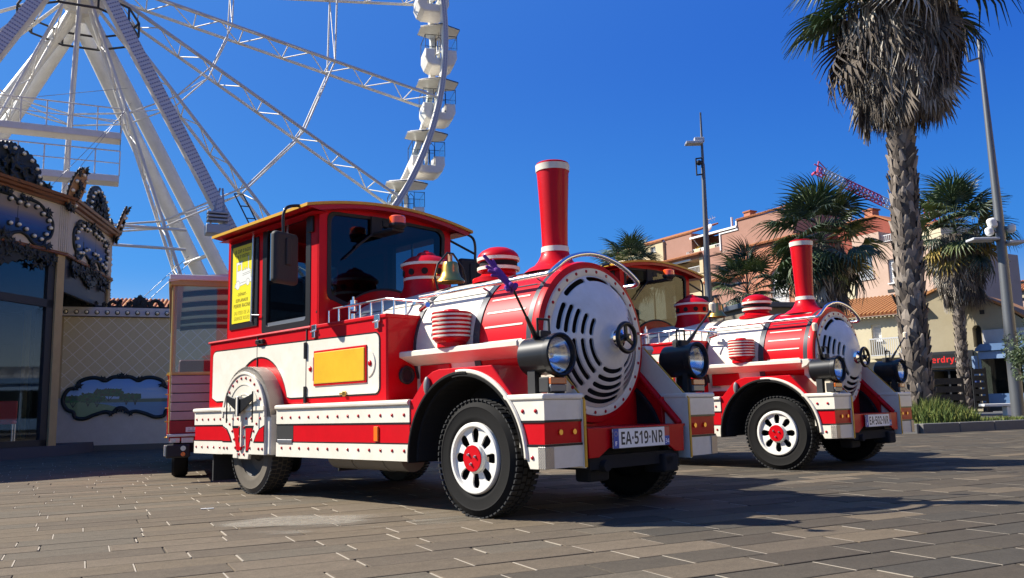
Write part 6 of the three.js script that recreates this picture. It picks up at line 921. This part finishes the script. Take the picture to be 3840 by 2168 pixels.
{
  const t = thing('stone_bench', 'pale slab bench on blocks at the right edge, before the blue shop', 'bench', [18.6, 0, -32], -.12); mesh('seat_slab', rbox(-1.2, 1.9, .36, .46, -.25, .25, .02), SM.white, t); for (const x of [-.2, 1.3]) mesh('support_block', rbox(x - .2, x + .2, 0, .36, -.2, .2, .02), SM.white, t);
  const b = thing('striped_bollard', 'black and white striped bollard cut by the right edge of the picture', 'bollard', [8.42, 0, -13.9]); for (let k = 0; k < 9; k++) mesh(k % 2 ? 'white_ring' : 'black_ring', latheS([[0, k * .052], [.11, k * .052], [.125, k * .052 + .01], [.125, k * .052 + .042], [.11, k * .052 + .052], [0, k * .052 + .052]], 20), k % 2 ? SM.white : SM.dark, b); mesh('cap', new THREE.SphereGeometry(.11, 16, 8, 0, 6.283, 0, 1.57).scale(1, .5, 1).translate(0, .468, 0), SM.dark, b);
}
{ // small leafy tree at the right edge
  seed = 91; const t = thing('small_tree', 'small leafy green tree cut by the right edge of the picture', 'tree', [8.85, 0, -14.2]); mesh('trunk', [bar([0, 0, 0], [.03, .9, 0], .05, 8, .035), bar([.03, .9, 0], [-.3, 1.5, .1], .03, 6, .012), bar([.03, .9, 0], [.3, 1.6, -.1], .03, 6, .012), bar([.03, .8, 0], [.0, 1.8, .2], .03, 6, .01), bar([-.1, 1.15, .03], [-.55, 1.35, -.1], .018, 6, .006)], PM.bark, t);
  const P = [[], []]; for (let i = 0; i < 3400; i++) { const c = [[0, 1.55, 0, .5], [-.38, 1.45, .05, .36], [.35, 1.6, -.1, .4], [0, 1.95, .1, .35], [-.3, 1.1, 0, .28], [-.5, 1.3, .1, .2]][Math.floor(rnd() * 6)], d = V3(rr(-1, 1), rr(-1, 1), rr(-1, 1)).normalize().multiplyScalar(c[3] * Math.pow(rnd(), .45)), x = c[0] + d.x, y = c[1] + d.y * .85, z = c[2] + d.z, a = V3(rr(-1, 1), rr(-1, 1), rr(-1, 1)).normalize().multiplyScalar(rr(.025, .045)), b = V3(rr(-1, 1), rr(-1, 1), rr(-1, 1)).normalize().multiplyScalar(.012); P[rnd() < .6 ? 0 : 1].push(x - a.x, y - a.y, z - a.z, x + b.x, y + b.y, z + b.z, x + a.x, y + a.y, z + a.z, x - a.x, y - a.y, z - a.z, x + a.x, y + a.y, z + a.z, x - b.x, y - b.y, z - b.z); }
  const cr = part('crown', t); P.forEach((p, i) => { const g = new THREE.BufferGeometry(); g.setAttribute('position', new THREE.Float32BufferAttribute(p, 3)); g.computeVertexNormals(); const o = mesh('leaves', g, phys(i ? [0.09, 0.13, 0.04] : [0.05, 0.085, 0.03], { roughness: 0.6, transmission: 0.25, thickness: 0, side: THREE.DoubleSide }), cr); o.userData.kind = 'stuff'; });
}
{ // scraps of litter on the paving
  for (const [x, z, a, lab] of [[-2.22, -6.25, .3, 'white paper scrap on the paving left of the pale stain']]) { const t = mesh('paper_scrap', rbox(-.045, .045, .001, .006, -.012, .012, .002), SM.white, scene); t.name = numbered('paper_scrap'); t.position.set(x, .002, z); t.rotation.y = a; t.userData = { label: lab, category: 'litter' }; }
}
renderer.render(scene, camera);
